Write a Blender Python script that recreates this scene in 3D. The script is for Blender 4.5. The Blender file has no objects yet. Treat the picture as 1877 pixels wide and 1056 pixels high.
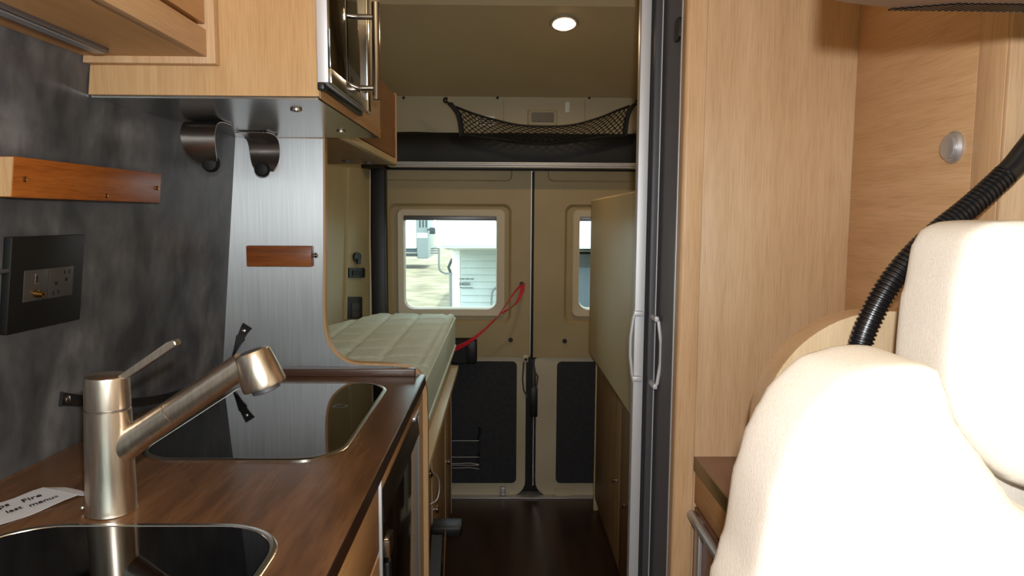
import bpy, bmesh, math, random
from mathutils import Vector, Matrix
random.seed(7)
S = bpy.context.scene
COL = S.collection
PI = math.pi

# ------------------------------------------------------------------ camera, world, lights, exposure
F, CX, CY = 1300.0, 938.5, 528.0
cam_d = bpy.data.cameras.new('camera')
cam = bpy.data.objects.new('camera', cam_d)
COL.objects.link(cam)
cam_d.sensor_width = 36.0
cam_d.lens = F / 1877 * 36
cam_d.clip_start = 0.02
YAW, PITCH, ROLL = -math.atan(18.5 / F), -math.atan(128 / F), 0.006
ROT = Matrix.Rotation(YAW, 3, 'Z') @ Matrix.Rotation(PI / 2 + PITCH, 3, 'X') @ Matrix.Rotation(ROLL, 3, 'Z')
EYE = Vector((0, 0, 1.27))
cam.matrix_world = Matrix.Translation(EYE) @ ROT.to_4x4()
S.camera = cam

W = bpy.data.worlds.new('sky')
S.world = W
W.use_nodes = True
wn = W.node_tree.nodes
bg = wn['Background']
bg.inputs[0].default_value = (0.80, 0.90, 1.0, 1)
bg.inputs[1].default_value = 6.2

def light(name, kind, loc, energy, color, size=0.05, rot=None):
    d = bpy.data.lights.new(name, kind)
    d.energy = energy
    d.color = color
    if kind == 'POINT':
        d.shadow_soft_size = size
    if kind == 'AREA':
        d.shape = 'DISK'
        d.size = size
    if kind == 'SUN':
        d.angle = math.radians(0.6)
    o = bpy.data.objects.new(name, d)
    COL.objects.link(o)
    o.location = loc
    if rot:
        o.rotation_euler = rot
    return o

# sun stands high behind the parked trailers; the camera's own flash sits just above the lens
sun = light('sun', 'SUN', (0, 30, 40), 7.0, (1, 0.95, 0.86))
sun.rotation_euler = Vector((-0.25, -0.10, -1.0)).to_track_quat('-Z', 'Y').to_euler()
light('camera_flash', 'POINT', (0.022, 0.0, 1.345), 42, (0.98, 0.985, 1.0), 0.012)

S.view_settings.view_transform = 'Standard'
S.view_settings.look = 'None'
S.view_settings.gamma = 1.0
S.view_settings.use_curve_mapping = False
S.view_settings.exposure = -0.15

# ------------------------------------------------------------------ helpers
def at(u, v, Y):
    """the point of the plane y = Y that a photo measurement (u, v) falls on"""
    d = ROT @ Vector(((u - CX) / F, -(v - CY) / F, -1))
    return EYE + d * (Y / d.y)

def atx(u, v, X):
    d = ROT @ Vector(((u - CX) / F, -(v - CY) / F, -1))
    return EYE + d * (X / d.x)

class B:
    def __init__(s):
        s.bm = bmesh.new()

    def hexa(s, p, bv=0.0, seg=2):
        vs = [s.bm.verts.new(q) for q in p]
        fs = []
        for f in ((0, 1, 2, 3), (7, 6, 5, 4), (0, 4, 5, 1), (1, 5, 6, 2), (2, 6, 7, 3), (3, 7, 4, 0)):
            fs.append(s.bm.faces.new([vs[i] for i in f]))
        if bv > 0:
            es = set()
            for f in fs:
                es.update(f.edges)
            bmesh.ops.bevel(s.bm, geom=list(es), offset=bv, segments=seg, profile=0.5, affect='EDGES')
        return s

    def box(s, x0, x1, y0, y1, z0, z1, bv=0.0, seg=2):
        return s.hexa([(x0, y0, z0), (x1, y0, z0), (x1, y1, z0), (x0, y1, z0),
                       (x0, y0, z1), (x1, y0, z1), (x1, y1, z1), (x0, y1, z1)], bv, seg)

    def loft(s, loops, cap0=True, cap1=True, wrap=False):
        rows = [[s.bm.verts.new(q) for q in lp] for lp in loops]
        n = len(rows[0])
        pairs = list(zip(rows, rows[1:]))
        if wrap:
            pairs.append((rows[-1], rows[0]))
        for a, b in pairs:
            for i in range(n):
                j = (i + 1) % n
                s.bm.faces.new((a[i], a[j], b[j], b[i]))
        if not wrap:
            if cap0:
                s.bm.faces.new(rows[0][::-1])
            if cap1:
                s.bm.faces.new(rows[-1])
        return s

    def prism(s, loop, vec, bv=0.0):
        v = Vector(vec)
        return s.loft([[Vector(p) for p in loop], [Vector(p) + v for p in loop]])

    def tube(s, path, r, seg=14, caps=True, squash=None):
        path = [Vector(p) for p in path]
        n = len(path)
        rs = r if isinstance(r, (list, tuple)) else [r] * n
        loops = []
        up = None
        for i, p in enumerate(path):
            a = path[max(i - 1, 0)]
            b = path[min(i + 1, n - 1)]
            t = (b - a).normalized()
            if up is None:
                up = Vector((0, 0, 1)) if abs(t.z) < 0.9 else Vector((1, 0, 0))
            u = (up - t * up.dot(t)).normalized()
            up = u
            w = t.cross(u)
            loops.append([p + (u * math.cos(2 * PI * k / seg) + w * math.sin(2 * PI * k / seg)) * rs[i] for k in range(seg)])
        return s.loft(loops, caps, caps)

    def axis(s, p, d, prof, seg=28, caps=True):
        """a turned shape: prof = (distance along d, radius)"""
        p, d = Vector(p), Vector(d).normalized()
        u = d.orthogonal().normalized()
        w = d.cross(u)
        loops = [[p + d * h + (u * math.cos(2 * PI * k / seg) + w * math.sin(2 * PI * k / seg)) * max(r, 1e-5) for k in range(seg)] for h, r in prof]
        return s.loft(loops, caps, caps)

    def ball(s, c, r, sc=(1, 1, 1)):
        m = Matrix.Translation(c) @ Matrix.Diagonal((sc[0], sc[1], sc[2], 1))
        bmesh.ops.create_uvsphere(s.bm, u_segments=20, v_segments=12, radius=r, matrix=m)
        return s

    def ribbon(s, path, side, thick):
        """a flat strap: side = half-width vector per point"""
        path = [Vector(p) for p in path]
        loops = []
        n = len(path)
        for i, p in enumerate(path):
            t = (path[min(i + 1, n - 1)] - path[max(i - 1, 0)]).normalized()
            w = Vector(side[i] if isinstance(side, list) else side)
            k = t.cross(w).normalized() * thick / 2
            loops.append([p - w - k, p + w - k, p + w + k, p - w + k])
        return s.loft(loops)

    def grid(s, fn, nu, nv):
        vs = [[s.bm.verts.new(fn(i / nu, j / nv)) for j in range(nv + 1)] for i in range(nu + 1)]
        for i in range(nu):
            for j in range(nv):
                s.bm.faces.new((vs[i][j], vs[i + 1][j], vs[i + 1][j + 1], vs[i][j + 1]))
        return s

def rr(c0, c1, d0, d1, r, n=6):
    """rounded rectangle loop in 2-D; r may be one radius or four (low-low, high-low, high-high, low-high)"""
    R4 = r if isinstance(r, (list, tuple)) else [r] * 4
    out = []
    for (cx, cy, a0, q) in ((c0 + R4[0], d0 + R4[0], PI, R4[0]), (c1 - R4[1], d0 + R4[1], 1.5 * PI, R4[1]),
                            (c1 - R4[2], d1 - R4[2], 0, R4[2]), (c0 + R4[3], d1 - R4[3], 0.5 * PI, R4[3])):
        for k in range(n + 1):
            a = a0 + k / n * PI / 2
            out.append((cx + q * math.cos(a), cy + q * math.sin(a)))
    return out

def xz(loop, y):
    return [Vector((a, y, b)) for a, b in loop]

def xy(loop, z):
    return [Vector((a, b, z)) for a, b in loop]

def yz(loop, x):
    return [Vector((x, a, b)) for a, b in loop]

ORG = {}

def obj(name, b, mat, parent=None, label=None, cat=None, group=None, kind=None, angle=35, flat=False):
    bm = b.bm
    bmesh.ops.recalc_face_normals(bm, faces=bm.faces[:])
    if parent is not None:
        org = ORG[parent.name]
    else:
        lo = Vector([min(v.co[i] for v in bm.verts) for i in range(3)])
        hi = Vector([max(v.co[i] for v in bm.verts) for i in range(3)])
        org = Vector(((lo.x + hi.x) / 2, (lo.y + hi.y) / 2, lo.z))
    bmesh.ops.translate(bm, verts=bm.verts[:], vec=-org)
    me = bpy.data.meshes.new(name)
    bm.to_mesh(me)
    bm.free()
    if not flat:
        me.shade_smooth()
        me.set_sharp_from_angle(angle=math.radians(angle))
    if mat:
        me.materials.append(mat)
    o = bpy.data.objects.new(name, me)
    COL.objects.link(o)
    if parent is not None:
        o.parent = parent
    else:
        o.location = org
    ORG[o.name] = org
    tag(o, label, cat, group, kind)
    return o

def tag(o, label=None, cat=None, group=None, kind=None):
    for k, v in (('label', label), ('category', cat), ('group', group), ('kind', kind)):
        if v:
            o[k] = v
    return o

def thing(name, label, cat, loc, group=None, kind=None):
    o = bpy.data.objects.new(name, None)
    COL.objects.link(o)
    o.empty_display_size = 0.05
    o.location = loc
    ORG[o.name] = Vector(loc)
    return tag(o, label, cat, group, kind)

def text(body, name, mat, parent, origin, xdir, ydir, size, depth=0.0004, shear=0.0):
    c = bpy.data.curves.new(name, 'FONT')
    c.body = body
    c.size = size
    c.extrude = depth
    c.shear = shear
    c.materials.append(mat)
    o = bpy.data.objects.new(name, c)
    COL.objects.link(o)
    x = Vector(xdir).normalized()
    y = Vector(ydir)
    y = (y - x * y.dot(x)).normalized()
    z = x.cross(y)
    m = Matrix((x, y, z)).transposed().to_4x4()
    m.translation = Vector(origin) - (ORG[parent.name] if parent else Vector())
    me = bpy.data.meshes.new_from_object(o)
    bpy.data.objects.remove(o)
    bpy.data.curves.remove(c)
    o = bpy.data.objects.new(name, me)
    COL.objects.link(o)
    o.matrix_local = m
    if parent:
        o.parent = parent
    o['kind'] = 'stuff'
    return o

# ------------------------------------------------------------------ materials
def lin(c):
    return tuple((x / 255 / 12.92 if x / 255 <= 0.04045 else ((x / 255 + 0.055) / 1.055) ** 2.4) for x in c) + (1.0,)

def mat(name, color, rough=0.5, metal=0.0, spec=0.5, emis=None, estr=0.0, coat=0.0):
    m = bpy.data.materials.new(name)
    m.use_nodes = True
    p = m.node_tree.nodes['Principled BSDF']
    p.inputs['Base Color'].default_value = lin(color)
    p.inputs['Roughness'].default_value = rough
    p.inputs['Metallic'].default_value = metal
    p.inputs['Specular IOR Level'].default_value = spec
    p.inputs['Coat Weight'].default_value = coat
    p.inputs['Coat Roughness'].default_value = 0.05
    if emis:
        p.inputs['Emission Color'].default_value = lin(emis)
        p.inputs['Emission Strength'].default_value = estr
    return m

def noisy(m, cols, scale, detail=5, stretch=(1, 1, 1), rot=(0, 0, 0), pos=(0.3, 0.7), rvar=0.0, bump=0.0, bdist=0.001, second=None, dist=0.0):
    """colour from a stretched noise in object space; second = (scale, stretch, amount) darkens with finer pores"""
    nt = m.node_tree
    N, L = nt.nodes, nt.links
    p = N['Principled BSDF']
    tc = N.new('ShaderNodeTexCoord')
    mp = N.new('ShaderNodeMapping')
    mp.inputs['Scale'].default_value = stretch
    mp.inputs['Rotation'].default_value = rot
    L.new(tc.outputs['Object'], mp.inputs['Vector'])
    nz = N.new('ShaderNodeTexNoise')
    nz.inputs['Scale'].default_value = scale
    nz.inputs['Detail'].default_value = detail
    nz.inputs['Distortion'].default_value = dist
    L.new(mp.outputs[0], nz.inputs['Vector'])
    cr = N.new('ShaderNodeValToRGB')
    e = cr.color_ramp.elements
    e[0].position, e[1].position = pos
    e[0].color, e[1].color = lin(cols[0]), lin(cols[-1])
    for k, c in enumerate(cols[1:-1]):
        x = e.new(pos[0] + (pos[1] - pos[0]) * (k + 1) / (len(cols) - 1))
        x.color = lin(c)
    L.new(nz.outputs['Fac'], cr.inputs['Fac'])
    out = cr.outputs['Color']
    hgt = nz.outputs['Fac']
    if second:
        mp2 = N.new('ShaderNodeMapping')
        mp2.inputs['Scale'].default_value = second[1]
        mp2.inputs['Rotation'].default_value = rot
        L.new(tc.outputs['Object'], mp2.inputs['Vector'])
        n2 = N.new('ShaderNodeTexNoise')
        n2.inputs['Scale'].default_value = second[0]
        n2.inputs['Detail'].default_value = 3
        L.new(mp2.outputs[0], n2.inputs['Vector'])
        r2 = N.new('ShaderNodeValToRGB')
        r2.color_ramp.elements[0].position, r2.color_ramp.elements[1].position = 0.33, 0.55
        g = 1 - second[2]
        r2.color_ramp.elements[0].color = (g, g * 0.97, g * 0.93, 1)
        r2.color_ramp.elements[1].color = (1, 1, 1, 1)
        L.new(n2.outputs['Fac'], r2.inputs['Fac'])
        mx = N.new('ShaderNodeMix')
        mx.data_type = 'RGBA'
        mx.blend_type = 'MULTIPLY'
        mx.inputs[0].default_value = 1.0
        L.new(out, mx.inputs[6])
        L.new(r2.outputs[0], mx.inputs[7])
        out = mx.outputs[2]
        hgt = n2.outputs['Fac']
    L.new(out, p.inputs['Base Color'])
    if rvar:
        mr = N.new('ShaderNodeMapRange')
        r0 = p.inputs['Roughness'].default_value
        mr.inputs[3].default_value = max(r0 - rvar, 0.02)
        mr.inputs[4].default_value = r0 + rvar
        L.new(nz.outputs['Fac'], mr.inputs[0])
        L.new(mr.outputs[0], p.inputs['Roughness'])
    if bump:
        bp = N.new('ShaderNodeBump')
        bp.inputs['Strength'].default_value = bump
        bp.inputs['Distance'].default_value = bdist
        L.new(hgt, bp.inputs['Height'])
        L.new(bp.outputs[0], p.inputs['Normal'])
    return m

def wood(name, cols, axis, rough=0.42, pore=0.13, bump=0.08, tilt=(0, 0, 0)):
    st = {'X': (1.2, 16, 16), 'Y': (16, 1.2, 16), 'Z': (16, 16, 1.2)}[axis]
    fine = {'X': (16, 460, 460), 'Y': (460, 16, 460), 'Z': (460, 460, 16)}[axis]
    m = mat(name, cols[0], rough, 0, 0.35)
    return noisy(m, cols, 2.2, 5, st, tilt, (0.28, 0.72), 0.05, bump, 0.0006, (1.0, fine, pore))

OAK = ((193, 159, 122), (203, 169, 131), (210, 178, 142))
M = {}
M['oak_v'] = wood('oak_veneer_upright_grain', OAK, 'Z')
M['oak_y'] = wood('oak_veneer_lengthwise_grain', ((196, 156, 113), (206, 166, 123), (214, 176, 135)), 'Y', tilt=(0.10, 0, 0))
M['oak_x'] = wood('oak_veneer_crosswise_grain', OAK, 'X')
M['oak_orange'] = wood('oak_edge_banding', ((190, 142, 90), (200, 152, 99), (208, 162, 110)), 'Y')
M['oak_edge_v'] = wood('oak_edge_upright', ((196, 158, 116), (205, 168, 127), (211, 176, 137)), 'Z')
M['cab_oak'] = wood('oak_cabinet_carcass', ((194, 154, 108), (202, 163, 117), (209, 172, 128)), 'Z')
M['teak'] = wood('oiled_teak', ((134, 70, 24), (156, 86, 32), (170, 99, 42)), 'Y', 0.35, 0.25)
M['teak_x'] = wood('oiled_teak_crosswise', ((120, 62, 26), (152, 84, 38), (172, 102, 50)), 'X', 0.35, 0.3)
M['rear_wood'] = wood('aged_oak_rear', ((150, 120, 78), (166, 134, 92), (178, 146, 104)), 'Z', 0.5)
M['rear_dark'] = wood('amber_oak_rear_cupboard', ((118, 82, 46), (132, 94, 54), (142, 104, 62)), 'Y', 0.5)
M['oak_lit'] = wood('lit_oak_face', ((214, 186, 148), (222, 196, 158), (228, 204, 168)), 'Z')  # lighter oak copy: flash light on the seat screen's face, put into the colour
M['counter'] = noisy(mat('walnut_laminate_worktop', (90, 55, 34), 0.24, 0, 0.5), ((80, 53, 34), (104, 71, 45), (124, 88, 58)), 2.0, 6, (14, 2.2, 6), (0, 0, 0.16), (0.25, 0.75), 0.05, 0.03, 0.0004, (1.0, (140, 14, 60), 0.2))
M['counter_edge'] = noisy(mat('walnut_laminate_edge', (56, 34, 22), 0.3), ((50, 30, 20), (64, 40, 26)), 2.0, 4, (8, 2, 8))
M['upstand'] = noisy(mat('walnut_upstand', (78, 54, 42), 0.3), ((70, 47, 37), (92, 66, 53)), 3, 4, (2, 10, 20))
M['desk_top'] = noisy(mat('cocoa_laminate', (128, 88, 68), 0.3), ((120, 82, 62), (136, 96, 74)), 3, 4, (10, 3, 10))
M['desk_edge'] = mat('bronze_edge_strip', (120, 104, 62), 0.35, 0.5)
M['wall_grey'] = noisy(mat('mottled_slate_laminate', (74, 74, 76), 0.44, 0, 0.4), ((56, 56, 58), (76, 76, 78), (95, 94, 94), (120, 119, 118)), 10.0, 9, (1, 1.0, 0.85), (0, 0, 0), (0.34, 0.68), 0.06, 0.04, 0.0006, (30.0, (1, 2.0, 0.7), 0.16), 0.3)
M['steel'] = noisy(mat('brushed_steel_sheet', (206, 207, 208), 0.47, 0.95), ((176, 178, 180), (197, 198, 199)), 3, 3, (170, 170, 2.0), (0, 0, 0), (0.3, 0.7), 0.04)
_n = M['steel'].node_tree
_p = _n.nodes['Principled BSDF']
_p.inputs['Anisotropic'].default_value = 0.8
_t = _n.nodes.new('ShaderNodeTangent')
_t.direction_type = 'RADIAL'
_t.axis = 'Z'
_n.links.new(_t.outputs[0], _p.inputs['Tangent'])
M['steel_under'] = noisy(mat('brushed_steel_plate', (186, 188, 186), 0.22, 1.0), ((170, 172, 172), (196, 198, 197)), 3, 3, (4, 90, 60), (0, 0, 0), (0.3, 0.7), 0.04)
M['nickel'] = noisy(mat('brushed_nickel', (220, 207, 192), 0.31, 1.0), ((212, 199, 183), (230, 218, 203)), 4, 2, (60, 60, 6), (0, 0, 0), (0.3, 0.7), 0.03)
M['chrome'] = mat('chrome', (214, 208, 204), 0.14, 1.0)
M['spring_steel'] = mat('polished_spring_steel', (186, 176, 168), 0.27, 1.0)
M['rim'] = mat('satin_steel_rim', (206, 202, 192), 0.22, 1.0)
M['silver'] = mat('satin_aluminium', (196, 196, 198), 0.42, 0.75)
M['silver_light'] = mat('silver_anodised_profile', (208, 208, 211), 0.5, 0.35)
M['alu_dark'] = mat('grey_anodised_profile', (112, 112, 116), 0.4, 0.7)
M['black_glass'] = mat('black_glass', (5, 5, 6), 0.03, 0, 0.5)
M['black_glass'].node_tree.nodes['Principled BSDF'].inputs['IOR'].default_value = 1.5
M['oven_glass'] = mat('smoked_oven_glass', (14, 12, 11), 0.05, 0, 0.9)
M['oven_glass'].node_tree.nodes['Principled BSDF'].inputs['IOR'].default_value = 2.0
M['black'] = mat('black_plastic', (18, 18, 18), 0.45)
M['plate_black'] = mat('graphite_cover_plate', (11, 11, 11), 0.5)
M['module'] = mat('warm_grey_socket_module', (62, 58, 53), 0.45)
M['rubber'] = mat('black_rubber', (14, 14, 14), 0.65)
M['leather_black'] = mat('black_leather', (20, 18, 18), 0.6)
M['charcoal'] = noisy(mat('charcoal_felt', (44, 45, 50), 0.8), ((38, 39, 43), (50, 51, 56)), 60, 3)
M['slate'] = mat('slate_grey_liner', (102, 102, 108), 0.5, 0.0, 0.4)
M['slate_dark'] = mat('dark_grey_channel', (70, 70, 75), 0.5)
M['brush'] = mat('dark_brush_seal', (34, 33, 36), 0.8)
M['beige'] = noisy(mat('beige_moulded_lining', (176, 152, 108), 0.5, 0, 0.4), ((162, 143, 104), (175, 156, 117)), 3, 3, (1, 1, 1), (0, 0, 0), (0.3, 0.7), 0.03)
M['ceiling'] = noisy(mat('beige_headliner', (170, 146, 106), 0.45, 0, 0.5), ((196, 177, 136), (206, 188, 148)), 2, 3)
M['header'] = mat('pale_beige_header', (184, 172, 140), 0.5)
M['cream'] = mat('cream_window_frame', (206, 192, 164), 0.45)
M['metal_cream'] = noisy(mat('painted_door_metal', (196, 184, 158), 0.4), ((186, 174, 148), (204, 192, 166)), 5, 4)
M['lining'] = noisy(mat('cream_side_lining', (170, 156, 118), 0.55), ((172, 160, 122), (186, 174, 136)), 3, 3)
M['bunk'] = noisy(mat('cream_bunk_board', (188, 164, 120), 0.4, 0, 0.4), ((196, 176, 132), (208, 190, 148)), 2, 3)
M['floor'] = noisy(mat('dark_walnut_floor', (66, 40, 28), 0.35), ((38, 24, 16), (54, 35, 24), (68, 46, 33)), 2, 5, (10, 1.5, 1), (0, 0, 0), (0.25, 0.75), 0.05)
M['white'] = mat('white_plastic', (232, 230, 222), 0.4)
M['lens'] = mat('frosted_lens', (112, 103, 88), 0.2)
M['glow'] = mat('lit_lamp_lens', (255, 240, 220), 0.4, 0, 0.5, (255, 206, 150), 9)
M['red'] = noisy(mat('red_webbing', (196, 22, 44), 0.6), ((178, 16, 38), (208, 30, 54)), 90, 2)
M['pouch'] = mat('black_net_cord', (16, 16, 15), 0.7)
M['leather'] = noisy(mat('ivory_leather', (238, 226, 204), 0.5, 0, 0.35), ((244, 236, 222), (249, 242, 231)), 14, 3, (1, 1, 1), (0, 0, 0), (0.3, 0.7), 0.04, 0.35, 0.0012, (420.0, (1, 1, 1), 0.04))
M['mattress'] = noisy(mat('quilted_pale_ticking', (206, 214, 200), 0.8, 0, 0.2), ((208, 226, 215), (220, 236, 227)), 90, 3, (1, 1, 1), (0, 0, 0), (0.3, 0.7), 0, 0.2, 0.001)
M['hose'] = mat('black_corrugated_plastic', (24, 23, 26), 0.32, 0, 0.6)
M['tv'] = mat('dark_bronze_plastic', (112, 88, 72), 0.4)
M['tv_black'] = mat('gloss_black_bezel', (10, 10, 11), 0.2)
M['paper'] = noisy(mat('white_note_paper', (200, 198, 200), 0.7), ((194, 192, 194), (206, 204, 206)), 20, 3)
M['ink'] = mat('black_ink', (14, 13, 15), 0.8, 0, 0.1)
M['brass'] = mat('brass_connector', (196, 150, 88), 0.25, 1.0)
M['dark'] = mat('dark_void', (8, 8, 8), 0.9)
M['white_paint'] = noisy(mat('white_gelcoat', (236, 240, 240), 0.35), ((230, 235, 235), (240, 243, 243)), 1, 2)
M['siding'] = noisy(mat('pale_trailer_siding', (206, 222, 222), 0.4), ((176, 186, 186), (184, 194, 194)), 1, 2)
M['grey_paint'] = mat('grey_cab_paint', (132, 140, 142), 0.4)
M['under'] = mat('dark_chassis', (52, 58, 62), 0.7)
M['slate_metal'] = mat('slate_blue_metal', (70, 82, 92), 0.5)
M['pipe'] = mat('galvanised_pipe', (128, 130, 130), 0.4, 0.6)
M['ground'] = noisy(mat('pale_gravel_yard', (190, 180, 155), 0.9, 0, 0.2), ((92, 85, 70), (116, 108, 91), (136, 128, 110)), 1.6, 8)

gm = bpy.data.materials.new('window_glass')
gm.use_nodes = True
nt = gm.node_tree
for n in list(nt.nodes):
    nt.nodes.remove(n)
go = nt.nodes.new('ShaderNodeOutputMaterial')
gt = nt.nodes.new('ShaderNodeBsdfTransparent')
gt.inputs[0].default_value = (0.88, 0.96, 0.92, 1)
gg = nt.nodes.new('ShaderNodeBsdfGlossy')
gg.inputs['Roughness'].default_value = 0.02
gf = nt.nodes.new('ShaderNodeFresnel')
gf.inputs[0].default_value = 1.45
gx = nt.nodes.new('ShaderNodeMixShader')
nt.links.new(gf.outputs[0], gx.inputs[0])
nt.links.new(gt.outputs[0], gx.inputs[1])
nt.links.new(gg.outputs[0], gx.inputs[2])
nt.links.new(gx.outputs[0], go.inputs[0])
M['glass'] = gm

# ------------------------------------------------------------------ room shell
D = 3.14          # inner face of the rear doors
def wx(y, z):
    """the left wall leans in towards the roof and draws in towards the back"""
    lo = -0.702 + 0.066 * (y - 1.0)
    hi = -0.630 + 0.039 * (y - 1.17)
    return lo + (hi - lo) * (z - 0.90) / 0.55

b = B()
loops = []
for k in range(33):
    y = -1.45 + k / 32 * 3.11
    loops.append([Vector((wx(y, z), y, z)) for z in [-0.02 + 2.08 * j / 16 for j in range(17)]] + [Vector((-1.1, y, 2.06)), Vector((-1.1, y, -0.02))])
b.loft(loops)
obj('wall_left', b, M['wall_grey'], label='mottled slate grey laminate wall behind the galley', kind='structure')

b = B()
prof = [(1.66, -0.665, -0.625), (2.45, -0.66, -0.62), (2.78, -0.645, -0.625), (2.85, -0.630, -0.609), (3.04, -0.574, -0.562), (3.2, -0.574, -0.562)]
b.loft([[Vector((lo, y, -0.02)), Vector((lo, y, 0.9)), Vector((hi, y, 1.46)), Vector((hi + 0.02, y, 2.06)), Vector((-1.0, y, 2.06)), Vector((-1.0, y, -0.02))] for y, lo, hi in prof])
obj('wall_left_rear', b, M['lining'], label='cream moulded side lining behind the bed', kind='structure')
obj('wall_right', B().box(0.82, 0.9, -1.45, 3.2, -0.02, 2.06), M['beige'], label='beige right side wall of the van', kind='structure')
obj('floor', B().box(-1.0, 0.9, -1.45, 3.2, -0.05, 0.0), M['floor'], label='dark walnut floor of the aisle', kind='structure')
zc0 = at(950, 178, D).z
YC = 2.453
zc1 = zc0 + 0.27 * (D - YC)
b = B()
b.hexa([(-1.0, YC, zc1), (0.9, YC, zc1), (0.9, 3.22, zc0 - 0.0216), (-1.0, 3.22, zc0 - 0.0216),
        (-1.0, YC, 2.12), (0.9, YC, 2.12), (0.9, 3.22, 2.12), (-1.0, 3.22, 2.12)])
b.box(-1.0, 0.9, -1.45, 2.405, 1.998, 2.12)
b.box(-1.0, 0.9, 2.405, YC, 2.012, 2.12)
ceil = obj('ceiling', b, M['ceiling'], label='beige headliner sloping down to the rear doors', kind='structure')
def dot(p, d, r, h, m, parent, name='screw'):
    return obj(name, B().axis(p, d, ((0, r), (h * 0.6, r), (h, r * 0.6)), 12), m, parent)
# header above the rear doors
hd = obj('wall_rear', B().box(-0.70, 0.9, D, D + 0.08, 1.490, zc0 + 0.004), M['header'], label='pale beige header above the rear doors', kind='structure')
for u in (740, 912, 1080):
    dot(at(u, 179.5, D - 0.002), (0, -1, 0), 0.006, 0.004, M['black'], hd)
for u in (923, 1072):
    p = at(u, 205, D)
    obj('panel_joint', B().box(p.x - 0.002, p.x + 0.002, D - 0.003, D + 0.01, 1.64, zc0 - 0.01), M['beige'], hd)
# cab end behind the camera, with a windscreen
b = B()
o = rr(-1.0, 0.9, -0.02, 2.06, 0.002)
i = rr(-0.60, 0.60, 1.14, 1.58, 0.08)
b.loft([xz(o, -1.45), xz(i, -1.45), xz(i, -1.50), xz(o, -1.50)], wrap=True)
obj('wall_front', b, M['beige'], label='beige cab end wall around the windscreen', kind='structure')
ws = obj('window_3', B().loft([xz(rr(-0.74, 0.74, 1.0, 1.74, 0.08), -1.505), xz(rr(-0.74, 0.74, 1.0, 1.74, 0.08), -1.512)]), M['glass'], label='windscreen of the cab behind the viewer', kind='structure')

# ------------------------------------------------------------------ rear doors
def rear_door(n, x0, x1, rec, frm, gls, low_r, dark, top):
    t = 0.05
    rd = thing('door_%d' % n, ('left' if n == 1 else 'right') + ' rear door with beige moulded lining and a window', None, ((x0 + x1) / 2, D + t, 0.0), kind='structure')
    # upper moulded lining with a stepped window recess
    o = rr(x0, x1, 0.648, 1.478, 0.004)
    r0 = rr(*rec, 0.035)
    r1 = rr(rec[0] + 0.012, rec[1] - 0.012, rec[2] + 0.012, rec[3] - 0.012, 0.03)
    h = rr(frm[0] + 0.006, frm[1] - 0.006, frm[2] + 0.006, frm[3] - 0.006, 0.028)
    b = B().loft([xz(o, D), xz(r0, D), xz(r1, D + 0.014), xz(h, D + 0.016), xz(h, D + t), xz(o, D + t)], wrap=True)
    obj('door_lining', b, M['beige'], rd)
    # pressed line along the top
    obj('trim_panel', B().loft([xz(rr(*top, [0.02, 0.02, 0.002, 0.002]), D - 0.006), xz(rr(top[0] - 0.006, top[1] + 0.006, top[2] - 0.006, top[3], [0.024, 0.024, 0.002, 0.002]), D)]), M['beige'], rd)
    # lower painted metal with a rounded corner at the seam
    o = rr(x0 if n == 1 else 0.157, 0.110 if n == 1 else x1, 0.0, 0.648, low_r)
    obj('door_skin', B().loft([xz(o, D + 0.008), xz(o, D + t)]), M['metal_cream'], rd)
    d0 = rr(*dark, 0.022)
    obj('felt_panel', B().loft([xz(d0, D + 0.001), xz(d0, D + 0.008)]), M['charcoal'], rd, label='charcoal felt panel')
    # window
    win = thing('window_%d' % n, ('left' if n == 1 else 'right') + ' rear window in a cream rounded frame', None, ((frm[0] + frm[1]) / 2, D, frm[2]), kind='structure')
    fo = rr(*frm, 0.026)
    fi0 = rr(frm[0] + 0.004, frm[1] - 0.004, frm[2] + 0.004, frm[3] - 0.004, 0.024)
    gi = rr(*gls, [0.045, 0.045, 0.008, 0.008])
    gi2 = rr(gls[0] + 0.004, gls[1] - 0.004, gls[2] + 0.004, gls[3] - 0.004, [0.043, 0.043, 0.006, 0.006])
    b = B().loft([xz(fo, D + 0.016), xz(fo, D + 0.004), xz(fi0, D - 0.001), xz(gi, D + 0.003), xz(gi2, D + 0.034), xz(gi2, D + 0.052), xz(fo, D + 0.052)], wrap=True)
    obj('window_frame', b, M['cream'], win)
    obj('blind_rail', B().box(gls[0] + 0.002, gls[1] - 0.002, D - 0.004, D + 0.012, gls[3] - 0.004, gls[3] + 0.016, 0.003), M['alu_dark'], win, label='folded blind rail across the top')
    gp = rr(gls[0] - 0.006, gls[1] + 0.006, gls[2] - 0.006, gls[3] + 0.006, 0.045)
    obj('pane', B().loft([xz(gp, D + 0.040), xz(gp, D + 0.044)]), M['glass'], win)
    return rd

ld = rear_door(1, -0.545, 0.128, (-0.503, 0.041, 0.802, 1.332), (-0.464, 0.014, 0.832, 1.309), (-0.436, -0.023, 0.864, 1.263), [0.004, 0.070, 0.012, 0.004], (-0.42, 0.069, 0.064, 0.628), (-0.520, 0.037, 1.436, 1.476))
rd = rear_door(2, 0.138, 0.79, (0.276, 0.760, 0.802, 1.332), (0.312, 0.735, 0.832, 1.309), (0.342, 0.706, 0.864, 1.263), [0.070, 0.004, 0.004, 0.012], (0.250, 0.66, 0.064, 0.628), (0.205, 0.75, 1.436, 1.476))
dot(at(936, 623, D), (0, -1, 0), 0.010, 0.012, M['black'], ld, 'trim_button')
dot(at(1035, 625, D), (0, -1, 0), 0.010, 0.012, M['black'], rd, 'trim_button')
p = at(964, 657, D)
obj('latch_plate', B().box(p.x - 0.014, p.x + 0.010, D - 0.004, D + 0.01, p.z - 0.018, p.z + 0.016, 0.003), M['metal_cream'], ld)
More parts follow.
